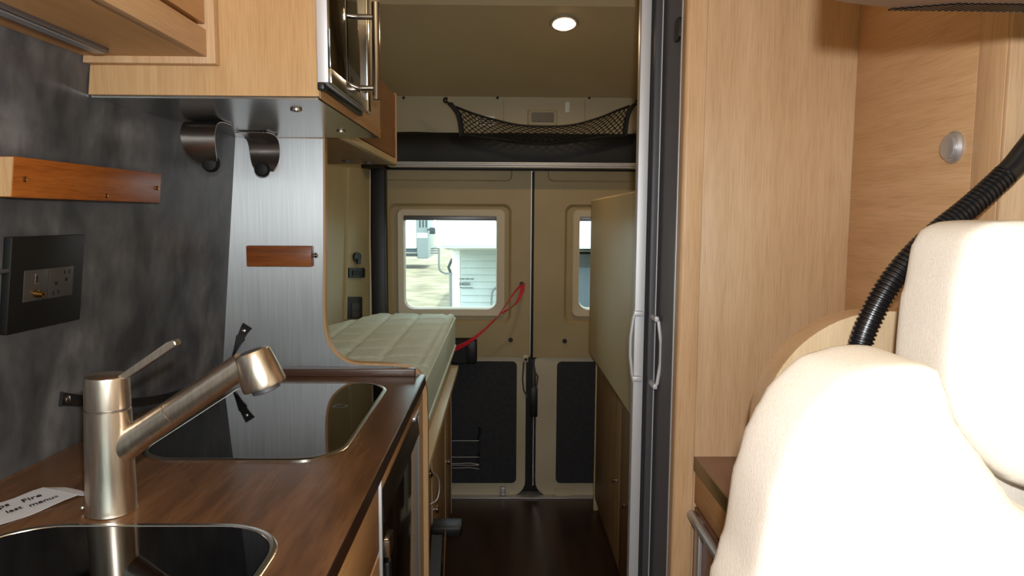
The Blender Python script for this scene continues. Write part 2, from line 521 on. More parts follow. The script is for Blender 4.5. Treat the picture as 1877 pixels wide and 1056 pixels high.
obj('latch_button', B().axis((p.x, D - 0.004, p.z - 0.004), (0, -1, 0), ((0, 0.007), (0.006, 0.006)), 12), M['black'], ld)
obj('seal_loop', B().tube([at(960, 664, D - 0.0), at(958, 695, D - 0.0), at(960, 716, D), at(968, 730, D)], 0.0035, 8), M['alu_dark'], ld)
p = at(922, 899, D)
obj('striker', B().box(p.x - 0.012, p.x + 0.012, D - 0.012, D + 0.02, p.z - 0.02, p.z + 0.018, 0.003), M['silver'], ld)
p = at(1030, 903, D)
obj('striker', B().loft([xz(rr(p.x - 0.04, p.x + 0.05, 0.006, 0.038, 0.015), D - 0.004), xz(rr(p.x - 0.04, p.x + 0.05, 0.006, 0.038, 0.015), D + 0.02)]), M['metal_cream'], rd)
p = at(988, 676, D)
obj('cover_plate', B().loft([xz(rr(0.150, 0.196, 0.575, 0.640, 0.006), D + 0.004), xz(rr(0.150, 0.196, 0.575, 0.640, 0.006), D + 0.012)]), M['metal_cream'], rd)
# seam between the doors: rubber seal, bright edge and the lock
sl = thing('door_lock', 'black door lock and rubber seal running down between the rear doors', 'lock', (0.133, D + 0.05, 0.0))
obj('seal', B().box(0.1290, 0.1405, D - 0.006, D - 0.0005, 0.64, 1.474, 0.002), M['rubber'], sl)
obj('backing', B().box(0.04, 0.23, D + 0.060, D + 0.07, 0.0, 0.65), M['rubber'], sl)
obj('edge_strip', B().box(0.1262, 0.1290, D - 0.007, D - 0.0005, 0.66, 1.472), M['silver'], sl)
obj('rod', B().tube([(0.146, D + 0.012, 0.05), (0.146, D + 0.012, 0.62)], 0.0045, 10), M['chrome'], sl)
p = at(978, 737, D)
obj('lock_case', B().box(p.x - 0.016, p.x + 0.018, D - 0.010, D + 0.02, p.z - 0.068, p.z + 0.068, 0.005), M['black'], sl)
obj('lever', B().tube([at(982, 716, D - .012), at(986, 690, D - .012), at(981, 683, D - .012), at(977, 660, D - .012)], 0.004, 8), M['alu_dark'], sl)
# top seal, rail and rolled black screen
obj('trim_1', B().box(-0.565, 0.80, D - 0.025, D + 0.04, 1.4765, 1.4895, 0.003), M['rubber'], label='black rubber seal above the rear doors', kind='structure')
sc = thing('screen_cassette', 'black roller screen cassette with silver rail above the rear doors', 'blind', (0.1, 3.08, 1.49))
b = B()
z0, z1 = at(950, 307, 3.04).z, at(950, 297, 3.04).z
for k in range(3):
    h = (z1 - z0) / 3
    b.box(-0.485, 0.80, 3.040 - 0.003 * (k % 2), 3.11, z0 + k * h, z0 + (k + 1) * h - 0.0008, 0.002)
obj('rail', b, M['silver_light'], sc, label='ribbed silver aluminium rail', kind='stuff')
zt = at(950, 240, 3.05).z
b = B()
pr = [(3.125, z1), (3.055, z1), (3.048, z1 + 0.03), (3.05, z1 + 0.07), (3.06, zt - 0.03), (3.085, zt - 0.006), (3.125, zt)]
NX = 40
def scr(i):
    x = -0.50 + 1.30 * i / NX
    w = 0.002 * math.sin(x * 13) + 0.0015 * math.sin(x * 31 + 1)
    return [Vector((x, y + (w if 0 < k < 6 else 0), z + (w * 0.7 if k > 3 else 0))) for k, (y, z) in enumerate(pr)]
b.loft([scr(i) for i in range(NX + 1)])
obj('folded_screen', b, mat('black_screen_cloth', (18, 18, 19), 0.6), sc)

# dark pillar and cap at the left of the doors
pl = thing('corner_pillar', 'black rubber corner pillar left of the rear doors', 'pillar', (-0.535, 3.06, 0.0))
p0, p1 = at(679, 400, 3.05), at(706, 400, 3.05)
obj('pillar', B().box(p0.x, p1.x, 3.05, 3.12, 0.0, 1.478, 0.008), M['black'], pl)
obj('cap', B().box(-0.66, -0.50, 2.96, 3.10, 1.472, 1.488, 0.005), M['black'], pl)
obj('seal', B().tube([(p0.x - 0.004, 3.046, 0.80), (p0.x - 0.003, 3.046, 1.2), (p0.x + 0.001, 3.046, 1.47)], 0.004, 8), M['cream'], pl)

# ceiling lamp
_d = at(1034, 42, 1.0) - EYE
lc = EYE + _d * ((zc0 + 0.27 * D - EYE.z) / (_d.z + 0.27 * _d.y))
nrm = Vector((0, -0.27, -1)).normalized()
cl = thing('ceiling_lamp', 'round recessed warm lamp lit in the sloping ceiling', 'lamp', lc)
obj('bezel', B().axis(lc - nrm * 0.004, nrm, ((0, 0.052), (0.006, 0.052), (0.010, 0.047), (0.010, 0.041), (0.004, 0.039)), 32), M['silver'], cl)
obj('lens', B().axis(lc, nrm, ((0, 0.037), (0.006, 0.0365), (0.013, 0.030), (0.017, 0.018), (0.018, 0.006)), 32), M['glow'], cl)
lamp = light('ceiling_lamp_light', 'AREA', lc + nrm * 0.03, 2.8, (1.0, 0.72, 0.44), 0.07)
lamp.rotation_euler = nrm.to_track_quat('-Z', 'Y').to_euler()

# dome lamp and little hook on the header
dl = thing('dome_lamp', 'small unlit dome lamp with a frosted lens on the rear header', 'lamp', at(995, 232, D))
a, c = at(967, 231, D), at(1022, 201, D)
obj('housing', B().loft([xz(rr(a.x, c.x, a.z, c.z, 0.008), D), xz(rr(a.x + 0.002, c.x - 0.002, a.z + 0.002, c.z - 0.002, 0.008), D - 0.012), xz(rr(a.x + 0.010, c.x - 0.010, a.z + 0.010, c.z - 0.010, 0.006), D - 0.016)]), M['header'], dl)
obj('lens', B().loft([xz(rr(a.x + 0.016, c.x - 0.016, a.z + 0.014, c.z - 0.014, 0.006), D - 0.014), xz(rr(a.x + 0.018, c.x - 0.018, a.z + 0.016, c.z - 0.016, 0.006), D - 0.022)]), M['lens'], dl, label='frosted lens')
hk = thing('coat_hook', 'small white hook on the header right of the dome lamp', 'hook', at(1040, 207, D))
a, c = at(1035.5, 207, D), at(1044.5, 187, D)
obj('plate', B().loft([xz(rr(a.x, c.x, a.z, c.z, 0.005), D), xz(rr(a.x + 0.001, c.x - 0.001, a.z + 0.001, c.z - 0.001, 0.005), D - 0.006)]), M['white'], hk)
pp = at(1041, 203, D)
obj('peg', B().tube([pp + Vector((0, -0.004, 0.012)), pp + Vector((0, -0.02, 0.0)), pp + Vector((0, -0.022, 0.010))], 0.003, 8), M['white'], hk)
a, c = at(873, 230, D), at(907, 213, D)
lb = thing('instruction_label', 'small pale sticker on the header behind the cargo net', 'label', at(890, 230, D))
obj('sheet', B().box(a.x, c.x, D - 0.001, D, a.z, c.z), M['white'], lb)
b = B()
for k in range(4):
    z = a.z + 0.007 + k * 0.008
    b.box(a.x + 0.006, c.x - 0.008 - 0.01 * (k % 2), D - 0.0016, D - 0.0009, z, z + 0.003)
obj('print', b, M['ink'], lb, kind='stuff')

# ------------------------------------------------------------------ cargo net
net = thing('cargo_net', 'black elastic cargo net hanging slack from two hooks below the ceiling', 'net', (0.16, 3.0, 1.60))
YN = 3.0
def curve(pts, n):
    """smooth points through pts"""
    pts = [Vector(p) for p in pts]
    out = []
    m = len(pts) - 1
    for k in range(n + 1):
        t = k / n * m
        i = min(int(t), m - 1)
        f = t - i
        p0, p1, p2, p3 = pts[max(i - 1, 0)], pts[i], pts[i + 1], pts[min(i + 2, m)]
        out.append(0.5 * ((2 * p1) + (p2 - p0) * f + (2 * p0 - 5 * p1 + 4 * p2 - p3) * f * f + (3 * p1 - p0 - 3 * p2 + p3) * f ** 3))
    return out
NT = 48
topc = curve([at(u, v, y) for u, v, y in ((836, 196, YN), (870, 209, 2.98), (905, 219, 2.97), (950, 229, 2.965), (1000, 232, 2.96), (1050, 229, 2.965), (1098, 216, 2.97), (1130, 203, 2.98), (1154, 194, YN))], NT)
botc = curve([at(u, v, y) for u, v, y in ((846, 246, 3.01), (890, 252, 2.99), (950, 257, 2.975), (1000, 259, 2.97), (1050, 257, 2.975), (1100, 252, 2.99), (1146, 248, 3.01))], NT)
obj('top_cord', B().tube(topc, 0.0042, 8), M['pouch'], net)
obj('bottom_cord', B().tube(botc, 0.0065, 8), M['pouch'], net)
def sidep(u0, v0, u1, v1, u2, v2):
    return curve([at(u0, v0, YN), at(u1, v1, YN), at(u2, v2, 3.01)], 12)
for (pts) in (sidep(824, 188, 841, 212, 847, 250), sidep(1163, 190, 1150, 214, 1145, 250)):
    obj('side_band', B().ribbon(pts, Vector((0.011, 0, 0.002)), 0.003), M['pouch'], net)
for u, v, s in ((818, 185, 1), (1167, 189, -1)):
    h = at(u, v, YN)
    pts = [h + Vector((s * 0.018, 0, -0.014)), h + Vector((s * 0.006, 0, -0.006)), h + Vector((-s * 0.006, 0.0, -0.004)), h + Vector((-s * 0.010, 0, 0.006)), h + Vector((-s * 0.002, 0.0, 0.012)), h + Vector((s * 0.005, 0, 0.008))]
    obj('hook', B().tube(curve(pts, 16), 0.004, 8), M['pouch'], net)
    obj('anchor', B().tube([h + Vector((0, 0.0, 0.006)), h + Vector((0, D - YN, 0.006))], 0.003, 8), M['pouch'], net)
# knotted mesh: two families of crossing cords
def netp(s, t):
    s = min(max(s, 0), 1)
    k = s * NT
    i = min(int(k), NT - 1)
    f = k - i
    a = topc[i].lerp(topc[i + 1], f)
    c = botc[i].lerp(botc[i + 1], f)
    p = a.lerp(c, t)
    p.y -= 0.035 * math.sin(PI * t) * math.sin(PI * s)
    return p
b = B()
NR, NCOL = 5, 26
for fam in (1, -1):
    for c in range(-NR, NCOL + NR + 1):
        pts = []
        for k in range(NR * 2 + 1):
            s = (c + fam * k / 2) / NCOL
            if -0.001 <= s <= 1.001:
                q = netp(s, k / (NR * 2))
                pts.append(q)
        if len(pts) > 1:
            b.tube(pts, 0.0018, 5, caps=False)
obj('mesh', b, M['pouch'], net, kind='stuff', label='knotted diamond mesh')

# ------------------------------------------------------------------ left rear: sockets on the side lining
LA, LB, LC = Vector((-0.630, 2.85, 0.9)), Vector((-0.609, 2.85, 1.46)), Vector((-0.574, 3.04, 0.9))
LN = (LC - LA).cross(LB - LA).normalized()
if LN.x < 0:
    LN = -LN
def on_lining(u, v):
    d = at(u, v, 1.0) - EYE
    return EYE + d * ((LA - EYE).dot(LN) / d.dot(LN))
def lining_pad(u0, u1, v0, v1, h, r=0.0, h0=0.0):
    p00, p10, p11, p01 = on_lining(u0, v1), on_lining(u1, v1), on_lining(u1, v0), on_lining(u0, v0)
    lo = rr(0, 1, 0, 1, r, 4)
    f = lambda a, c: p00.lerp(p10, a).lerp(p01.lerp(p11, a), c)
    return B().loft([[f(a, c) + LN * h0 for a, c in lo], [f(a, c) + LN * h for a, c in lo]])
kh = thing('power_inlet', 'round black cap socket high on the cream side lining', 'socket', on_lining(653, 478))
obj('flange', lining_pad(646.5, 659.5, 462.5, 479, 0.008, 0.48), M['black'], kh)
obj('cap_tab', lining_pad(651, 657, 474, 484, 0.012, 0.3, 0.004), M['black'], kh)
sw = thing('switch_panel', 'wide black switch panel below the round cap socket', 'switch', on_lining(651, 508))
obj('plate', lining_pad(637, 666, 491, 509, 0.008, 0.1), M['black'], sw)
obj('rocker', lining_pad(643, 660, 495, 505, 0.011, 0.1, 0.008), M['rubber'], sw)
so = thing('wall_outlet', 'black outlet plate with grey sockets just above the bed', 'outlet', on_lining(646, 583))
obj('plate', lining_pad(631.5, 661, 544, 584, 0.008, 0.06), M['plate_black'], so)
for v0 in (556, 570):
    obj('socket_face', lining_pad(641, 655, v0, v0 + 12.5, 0.010, 0.2, 0.008), M['module'], so)
b = B().tube([(-0.631, 2.84, 0.86), (-0.620, 2.842, 1.2), (-0.611, 2.845, 1.47)], 0.008, 10)
obj('trim_2', b, M['lining'], label='rounded cream ridge down the side lining', kind='structure')

# ------------------------------------------------------------------ bed
bc = thing('bed_cabinet', 'oak bed cabinet with doors below the mattress', 'cabinet', (-0.40, 2.2, 0.0))
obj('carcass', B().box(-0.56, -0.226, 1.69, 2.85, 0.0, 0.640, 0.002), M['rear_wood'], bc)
obj('bed_box', B().box(-0.56, -0.206, 1.69, 2.85, 0.662, 0.7375, 0.002), M['bunk'], bc, label='cream bed box under the mattress')
obj('ledge', B().box(-0.56, -0.178, 1.69, 2.90, 0.641, 0.6615, 0.003), M['bunk'], bc, label='cream ledge sticking out under the mattress')
for y0, y1, ky, kz in ((1.70, 2.05, 1.90, 0.568), (2.06, 2.54, 2.03, 0.385), (2.555, 2.845, 2.53, 0.36)):
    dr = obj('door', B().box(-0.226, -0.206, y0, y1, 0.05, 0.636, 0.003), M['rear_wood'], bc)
    obj('edge_trim', B().box(-0.208, -0.2045, y1 - 0.010, y1 - 0.001, 0.052, 0.634), M['cream'], dr)
    obj('knob', B().axis((-0.206, ky if ky < y1 and ky > y0 else y0 + 0.03, kz), (1, 0, 0), ((0, 0.007), (0.005, 0.007), (0.008, 0.012), (0.014, 0.012), (0.017, 0.009))), M['chrome'], dr)
b = B().tube(curve([(-0.190, 1.91, 0.568), (-0.176, 1.92, 0.55), (-0.172, 1.92, 0.52), (-0.178, 1.91, 0.49), (-0.196, 1.90, 0.48)], 16), 0.0018, 8)
obj('pull_ring', b, M['silver'], bc)
fp = thing('floor_bracket', 'black floor bracket with a thin bright rod beside the bed cabinet', 'bracket', (-0.15, 2.1, 0.0))
a, c = at(800, 986, 1.98), at(846, 967, 1.98)
obj('foot', B().box(-0.203, c.x, 1.98, 2.05, a.z, c.z, 0.008), M['black'], fp)
obj('stem', B().hexa([(-0.200, 1.70, 0.0), (-0.170, 1.70, 0.0), (-0.170, 1.74, 0.0), (-0.200, 1.74, 0.0), (-0.200, 1.99, c.z - 0.01), (-0.170, 1.99, c.z - 0.01), (-0.170, 2.03, c.z - 0.01), (-0.200, 2.03, c.z - 0.01)]), M['black'], fp)
obj('rod', B().tube([(-0.160, 1.72, 0.02), (-0.160, 1.975, c.z - 0.005)], 0.003, 8), M['chrome'], fp)

# mattress: quilted top with seams
def mleft(y):
    pts = ((1.69, -0.628), (2.50, -0.628), (2.72, -0.553), (2.845, -0.490))
    for (a, xa), (c, xc) in zip(pts, pts[1:]):
        if y <= c:
            return xa + (xc - xa) * (y - a) / (c - a)
    return pts[-1][1]
MY0, MY1, MX1, MZ0, MZ1 = 1.69, 2.84, -0.188, 0.738, 0.889
NU, NV = 120, 64
def seamed(y, x):
    g = 0
    for per, val in ((0.145, y), (0.110, x)):
        d = abs(((val / per) + 0.5) % 1 - 0.5) * per
        g += 0.0065 * math.exp(-(d / 0.010) ** 2)
    return g
b = B()
def mt(u, v):
    s = 1 - (1 - u) ** 1.0
    y = MY0 + (MY1 - MY0) * u
    xl = mleft(y)
    x = xl + (MX1 - xl) * v
    yy = MY1 - y - 0.20 * (MX1 - x) * 0.25
    e = min(v * (MX1 - xl), (1 - v) * (MX1 - xl), (MY1 - y) + 1e-9, (y - MY0) + 1e-9)
    r = 0.022
    drop = 0 if e > r else r - math.sqrt(max(r * r - (r - e) ** 2, 0))
    if u > 0.999: y = MY1 - 0.03 * (MX1 - x)
    return (x, y, MZ1 - drop * 0.8 - seamed(y - 0.3 * x, x))
b.grid(mt, NU, NV)
bm = b.bm
bm.edges.ensure_lookup_table()
rim = [e for e in bm.edges if e.is_boundary]
ex = bmesh.ops.extrude_edge_only(bm, edges=rim)
for v in [g for g in ex['geom'] if isinstance(g, bmesh.types.BMVert)]:
    v.co.z = MZ1 - 0.085
rim = [e for e in bm.edges if e.is_boundary]
ex = bmesh.ops.extrude_edge_only(bm, edges=rim)
for v in [g for g in ex['geom'] if isinstance(g, bmesh.types.BMVert)]:
    v.co.z = MZ0
rim = [e for e in bm.edges if e.is_boundary]
bmesh.ops.contextual_create(bm, geom=rim)
mat_o = obj('mattress', b, M['mattress'], label='pale quilted mattress on the bed behind the steel divider', cat='mattress', angle=70)
for z in (MZ1 - 0.020, MZ0 + 0.020):
    obj('piping', B().tube([(MX1 + 0.001, MY0 + 0.01, z), (MX1 + 0.001, MY1 - 0.01, z)], 0.0035, 8), M['mattress'], mat_o)

# ------------------------------------------------------------------ rear left wall cupboard
rc = thing('rear_wall_cupboard', 'oak overhead cupboard over the bed beyond the microwave cabinet', 'cupboard', (-0.5, 2.1, 1.45))
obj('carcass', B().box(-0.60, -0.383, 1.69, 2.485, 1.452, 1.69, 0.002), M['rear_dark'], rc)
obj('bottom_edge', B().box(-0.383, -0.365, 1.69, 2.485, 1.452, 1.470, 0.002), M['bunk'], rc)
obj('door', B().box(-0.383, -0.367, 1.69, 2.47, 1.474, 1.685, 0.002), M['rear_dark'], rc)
obj('end_trim', B().box(-0.385, -0.364, 2.473, 2.487, 1.452, 1.692, 0.002), M['oak_edge_v'], rc)
obj('spot', B().axis((-0.50, 2.33, 1.452), (0, 0, -1), ((0, 0.02), (0.006, 0.018), (0.008, 0.01))), M['alu_dark'], rc)
obj('spot', B().axis((-0.44, 2.38, 1.452), (0, 0, -1), ((0, 0.02), (0.006, 0.018), (0.008, 0.01))), M['alu_dark'], rc)

# ------------------------------------------------------------------ steel-faced divider
gd = thing('galley_divider', 'steel faced divider with curved oak edge between worktop and bed', 'partition', (-0.42, 1.67, 0.0))
cv = [(-0.176, 0.0), (-0.176, 0.80)]
cv += [(q.x, q.z) for q in curve([at(u, v, 1.66) for u, v in ((783, 745), (781, 708), (768, 682), (740, 669), (690, 666), (650, 664), (625, 653), (606, 632), (598, 600), (596, 560))], 40)]
cv += [(-0.411, 1.20), (-0.408, 1.452), (-0.600, 1.452), (-0.648, 0.88), (-0.68, 0.0)]
obj('core', B().prism(xz(cv, 1.659), (0, 0.022, 0)), M['cab_oak'], gd)
# steel sheet, 4 mm in from the edge
def inset(poly, d):
    out = []
    n = len(poly)
    for i in range(n):
        a, p, c = Vector(poly[i - 1]), Vector(poly[i]), Vector(poly[(i + 1) % n])
        n1 = Vector(((p - a).y, -(p - a).x)).normalized()
        n2 = Vector(((c - p).y, -(c - p).x)).normalized()
        m = (n1 + n2)
        m = m.normalized() * d if m.length > 1e-6 else n1 * d
        out.append(tuple(p - m))
    return out
st = [q for q in cv[2:-1]]
st = [(x, z) for x, z in st if z >= 0.895]
st = inset(st, 0.005)
st = [(x, max(z, 0.895)) for x, z in st]
st = [(x, z) for x, z in st if x > -0.56] + [(wx(1.655, 1.452) - 0.004, 1.4505), (wx(1.655, 0.895) - 0.004, 0.895)]
obj('steel_face', B().prism(xz(st, 1.656), (0, 0.003, 0)), M['steel'], gd, label='brushed steel face')
tb = thing('teak_block', 'small teak block with a bright pin on the steel divider', 'block', at(513, 489, 1.65))
a, c = at(454, 488, 1.64), at(572, 451, 1.64)
obj('body', B().box(a.x, c.x, 1.632, 1.656, a.z, c.z, 0.002), M['teak_x'], tb)
q = at(572, 468, 1.644)
obj('pin', B().axis(q, (1, 0, 0), ((0, 0.003), (0.006, 0.003), (0.0065, 0.006), (0.012, 0.006), (0.0125, 0.003), (0.014, 0.003)), 14), M['chrome'], tb)

# ------------------------------------------------------------------ galley
gb = thing('galley_base_cabinet', 'oak galley base cabinet with drawer fronts under the worktop', 'cabinet', (-0.45, 0.6, 0.0))
b = B()
b.box(-0.62, -0.207, -0.30, 1.085, 0.0, 0.874)
obj('carcass', b, M['cab_oak'], gb)
for z0, z1 in ((0.752, 0.872), (0.45, 0.746), (0.06, 0.444)):
    obj('drawer', B().box(-0.207, -0.189, 0.55, 1.062, z0, z1, 0.0015), M['oak_orange'], gb)
    obj('drawer', B().box(-0.207, -0.189, -0.28, 0.545, z0, z1, 0.0015), M['oak_orange'], gb)
obj('edge_strip', B().box(-0.207, -0.1868, 1.076, 1.083, 0.02, 0.872, 0.001), M['silver'], gb)
# fridge
fr = thing('fridge', 'black glossy built in fridge under the worktop', 'fridge', (-0.42, 1.34, 0.0))
obj('top_rail', B().box(-0.60, -0.187, 1.086, 1.654, 0.844, 0.8745, 0.001), M['oak_orange'], fr, label='oak rail above the fridge')
obj('body', B().box(-0.60, -0.215, 1.09, 1.575, 0.0, 0.842, 0.002), M['black'], fr)
obj('door', B().box(-0.215, -0.188, 1.090, 1.566, 0.06, 0.785, 0.003), mat('fridge_door_black', (9, 8, 8), 0.10, 0, 0.4), fr, label='glossy black door')
b = B().hexa([(-0.215, 1.090, 0.785), (-0.184, 1.090, 0.785), (-0.184, 1.566, 0.785), (-0.215, 1.566, 0.785), (-0.215, 1.090, 0.838), (-0.190, 1.090, 0.838), (-0.190, 1.566, 0.838), (-0.215, 1.566, 0.838)], 0.002)
obj('header_band', b, mat('gloss_brown_black_band', (30, 23, 19), 0.3), fr)
obj('top_trim', B().box(-0.200, -0.1885, 1.095, 1.52, 0.8382, 0.8430, 0.001), M['alu_dark'], fr)
obj('hinge', B().box(-0.206, -0.181, 1.47, 1.535, 0.8385, 0.8480, 0.003), M['silver'], fr)
obj('side_trim', B().box(-0.1885, -0.1865, 1.568, 1.574, 0.02, 0.84), M['silver'], fr)
obj('side_post', B().box(-0.215, -0.187, 1.576, 1.654, 0.0, 0.843, 0.001), M['oak_edge_v'], fr, label='oak upright beside the door')
obj('handle', B().box(-0.189, -0.179, 1.098, 1.122, 0.30, 0.715, 0.004), M['black'], fr)
obj('latch', B().loft([yz(rr(1.098, 1.142, 0.722, 0.752, [0.003, 0.02, 0.003, 0.003]), -0.190), yz(rr(1.098, 1.142, 0.722, 0.752, [0.003, 0.02, 0.003, 0.003]), -0.179)]), M['chrome'], fr, label='chrome latch')
# worktop
YB = 1.6545
wt = B()
n = 30
loop = [Vector((-0.181, -0.30, 0)), Vector((-0.181, YB, 0))] + [Vector((wx(YB + (-0.30 - YB) * k / n, 0.90) + 0.002, YB + (-0.30 - YB) * k / n, 0)) for k in range(n + 1)]
wt.loft([[p + Vector((0, 0, 0.8765)) for p in loop], [p + Vector((0, 0, 0.899)) for p in loop], [p + Vector((-0.001 if i < 2 else 0, 0, 0.900)) for i, p in enumerate(loop)]])
wo = obj('worktop', wt, M['counter'], label='dark walnut laminate worktop of the galley', cat='worktop')
obj('front_edge', B().box(-0.1812, -0.180, -0.30, YB, 0.8765, 0.8992), M['counter_edge'], wo)
obj('upstand', B().box(-0.652, -0.203, 1.632, YB, 0.9002, 0.917, 0.0012), M['upstand'], wo, label='low walnut strip along the divider')

def inset_unit(name, label, cat, x0, x1, y0, y1, r, z):
    t = thing(name, label, cat, ((x0 + x1) / 2, (y0 + y1) / 2, z))
    w = 0.009
    o0 = rr(x0, x1, y0, y1, r, 10)
    o1 = rr(x0 + 0.002, x1 - 0.002, y0 + 0.002, y1 - 0.002, r, 10)
    i0 = rr(x0 + w - 0.001, x1 - w + 0.001, y0 + w - 0.001, y1 - w + 0.001, r - 0.006, 10)
    i1 = rr(x0 + w, x1 - w, y0 + w, y1 - w, r - 0.007, 10)
    b = B().loft([xy(o0, z), xy(o0, z + 0.0015), xy(o1, z + 0.003), xy(i0, z + 0.003), xy(i1, z + 0.0015), xy(i1, z)], wrap=True)
    obj('rim', b, M['rim'], t, label='bright steel rim')
    g = rr(x0 + w + 0.0005, x1 - w - 0.0005, y0 + w + 0.0005, y1 - w - 0.0005, r - 0.008, 10)
    obj('glass_lid', B().loft([xy(g, z), xy(g, z + 0.0022)]), M['black_glass'], t, label='black glass lid')
    return t
hob = inset_unit('glass_hob', 'black glass hob in a steel rim at the divider end of the worktop', 'hob', -0.572, -0.246, 1.05, 1.562, 0.075, 0.9003)
sink = inset_unit('sink', 'black glass covered sink with steel rim in front of the faucet', 'sink', -0.600, -0.246, 0.42, 0.826, 0.085, 0.9003)
ring = B()
rp = Vector((-0.315, 1.36, 0.9027))
for r in (0.010, 0.014):
    lp = [rp + Vector((r * math.cos(a * PI / 10), r * math.sin(a * PI / 10), 0)) for a in range(20)]
    ring.tube(lp + [lp[0]], 0.0006, 5)
obj('print', ring, M['alu_dark'], hob, kind='stuff')

# faucet
YF = 0.87
fc = thing('faucet', 'brushed nickel single lever faucet with a slanted pull-out spout', 'faucet', (-0.490, YF, 0.90))
base = Vector((-0.491, YF, 0.9010))
obj('body', B().axis(base, (0.012, 0, 1), ((0, 0.0300), (0.004, 0.0290), (0.05, 0.0282), (0.10, 0.0272), (0.1295, 0.0264), (0.1305, 0.025)), 40), M['nickel'], fc)
obj('collar', B().axis(base + Vector((0.0016, 0, 0.1305)), (0.012, 0, 1), ((0, 0.0245), (0.0015, 0.0245)), 40), M['alu_dark'], fc)
obj('cap', B().axis(base + Vector((0.0016, 0, 0.132)), (0.012, 0, 1), ((0, 0.0252), (0.001, 0.0262), (0.036, 0.0255), (0.0395, 0.0248), (0.041, 0.0225)), 40), M['nickel'], fc)
# lever: a slim flat bar rising to the right
lv = [at(212, 694, YF), at(238, 692, YF), at(300, 650, YF), at(329, 631, YF), at(325, 622, YF), at(312, 625, YF), at(262, 660, YF), at(222, 688, YF)]
b = B()
L0 = [p + Vector((0, -0.010 + 0.002, 0)) for p in lv]
cc = sum(lv, Vector()) / len(lv)
b.loft([[p + Vector((0, -0.0085, 0)) for p in lv], [p + Vector((0, 0.0085, 0)) for p in lv]])
bmesh.ops.bevel(b.bm, geom=b.bm.edges[:], offset=0.0015, segments=2, affect='EDGES')
obj('lever', b, M['nickel'], fc)
s0, s1 = at(205, 832, YF), at(447, 667, YF)
sd = (s1 - s0)
b = B().axis(s0, sd, ((sd.length * 0.04, 0.0200), (sd.length * 0.12, 0.0199), (sd.length * 0.17, 0.0192), (sd.length * 0.23, 0.0181), (sd.length * 0.31, 0.0174), (sd.length * 0.455, 0.0170), (sd.length * 0.457, 0.0158)), 32)
obj('spout_neck', b, M['nickel'], fc)
b = B().axis(s0, sd, ((sd.length * 0.458, 0.0158), (sd.length * 0.460, 0.0170), (sd.length * 0.8, 0.0164), (sd.length * 1.0, 0.0158)), 32)
obj('spout', b, M['nickel'], fc)
h0, h1 = at(461, 645, YF), at(486, 708, YF)
hv = h1 - h0
b = B().axis(h0, hv, ((-0.001, 0.0180), (0.0, 0.0210), (0.003, 0.0224), (hv.length * 0.5, 0.0250), (hv.length * 0.92, 0.0270), (hv.length, 0.0263)), 36)
hdn = obj('spray_head', b, M['nickel'], fc)
obj('nozzle', B().axis(h0 + hv * 0.99, hv, ((0, 0.018), (0.0065, 0.0172), (0.0075, 0.013))), M['alu_dark'], hdn)
obj('button_ring', B().axis(h0 - hv.normalized() * 0.0012, hv, ((-0.0012, 0.011), (0, 0.014), (0.001, 0.016))), M['alu_dark'], hdn)
obj('set_screw', B().ball(base + Vector((-0.034, -0.004, 0.004)), 0.0035), M['nickel'], fc)

# note paper
pn = thing('paper_note', 'torn white paper note with handwriting lying left of the faucet', 'note', (-0.61, 0.88, 0.9003))
def zp(u, v, z):
    d = ROT @ Vector(((u - CX) / F, -(v - CY) / F, -1))
    return EYE + d * ((z - EYE.z) / d.z)
zN = 0.9008
A_, B_, C_, D_ = zp(-70, 942, zN), zp(78, 898, zN), zp(142, 912, zN), zp(-60, 985, zN)
b = B()
top = [A_.lerp(B_, k / 8) for k in range(9)]
bot = [D_.lerp(C_, k / 8) for k in range(9)]
rows = []
for k in range(9):
    lift = 0.0012 * math.sin(k * 1.1) + 0.002 * (k / 8) ** 3
    rows.append([top[k] + Vector((0, 0, lift + 0.0005)), bot[k] + Vector((0, 0, lift + 0.0005)), bot[k] + Vector((0, 0, lift)), top[k] + Vector((0, 0, lift))])
b.loft(rows)
obj('sheet', b, M['paper'], pn)
b = B()
fold = [B_.lerp(C_, k / 6) for k in range(7)]
off = [Vector((0.012 + 0.004 * random.random(), 0.012 + 0.004 * random.random(), 0)) for k in range(7)]
off[0] = Vector((0.004, 0.004, 0)); off[6] = Vector((0.006, 0.005, 0))
b.loft([[f + Vector((0, 0, 0.0035)), f + o_ + Vector((0, 0, 0.0005)), f + o_ + Vector((0, 0, 0.0)), f + Vector((0, 0, 0.003))] for f, o_ in zip(fold, off)])
obj('torn_flap', b, M['paper'], pn)
xd = (C_ - D_); yd = (B_ - C_)
for body, u, v, sz in (('Fire', 42, 921, 0.016), ('menus', 55, 929, 0.014), ('ips', -8, 935, 0.016), ('last', 13, 941, 0.014)):
    text(body, 'handwriting', M['ink'], pn, zp(u, v, zN + 0.0030), xd, yd, sz, 0.0002, 0.25)

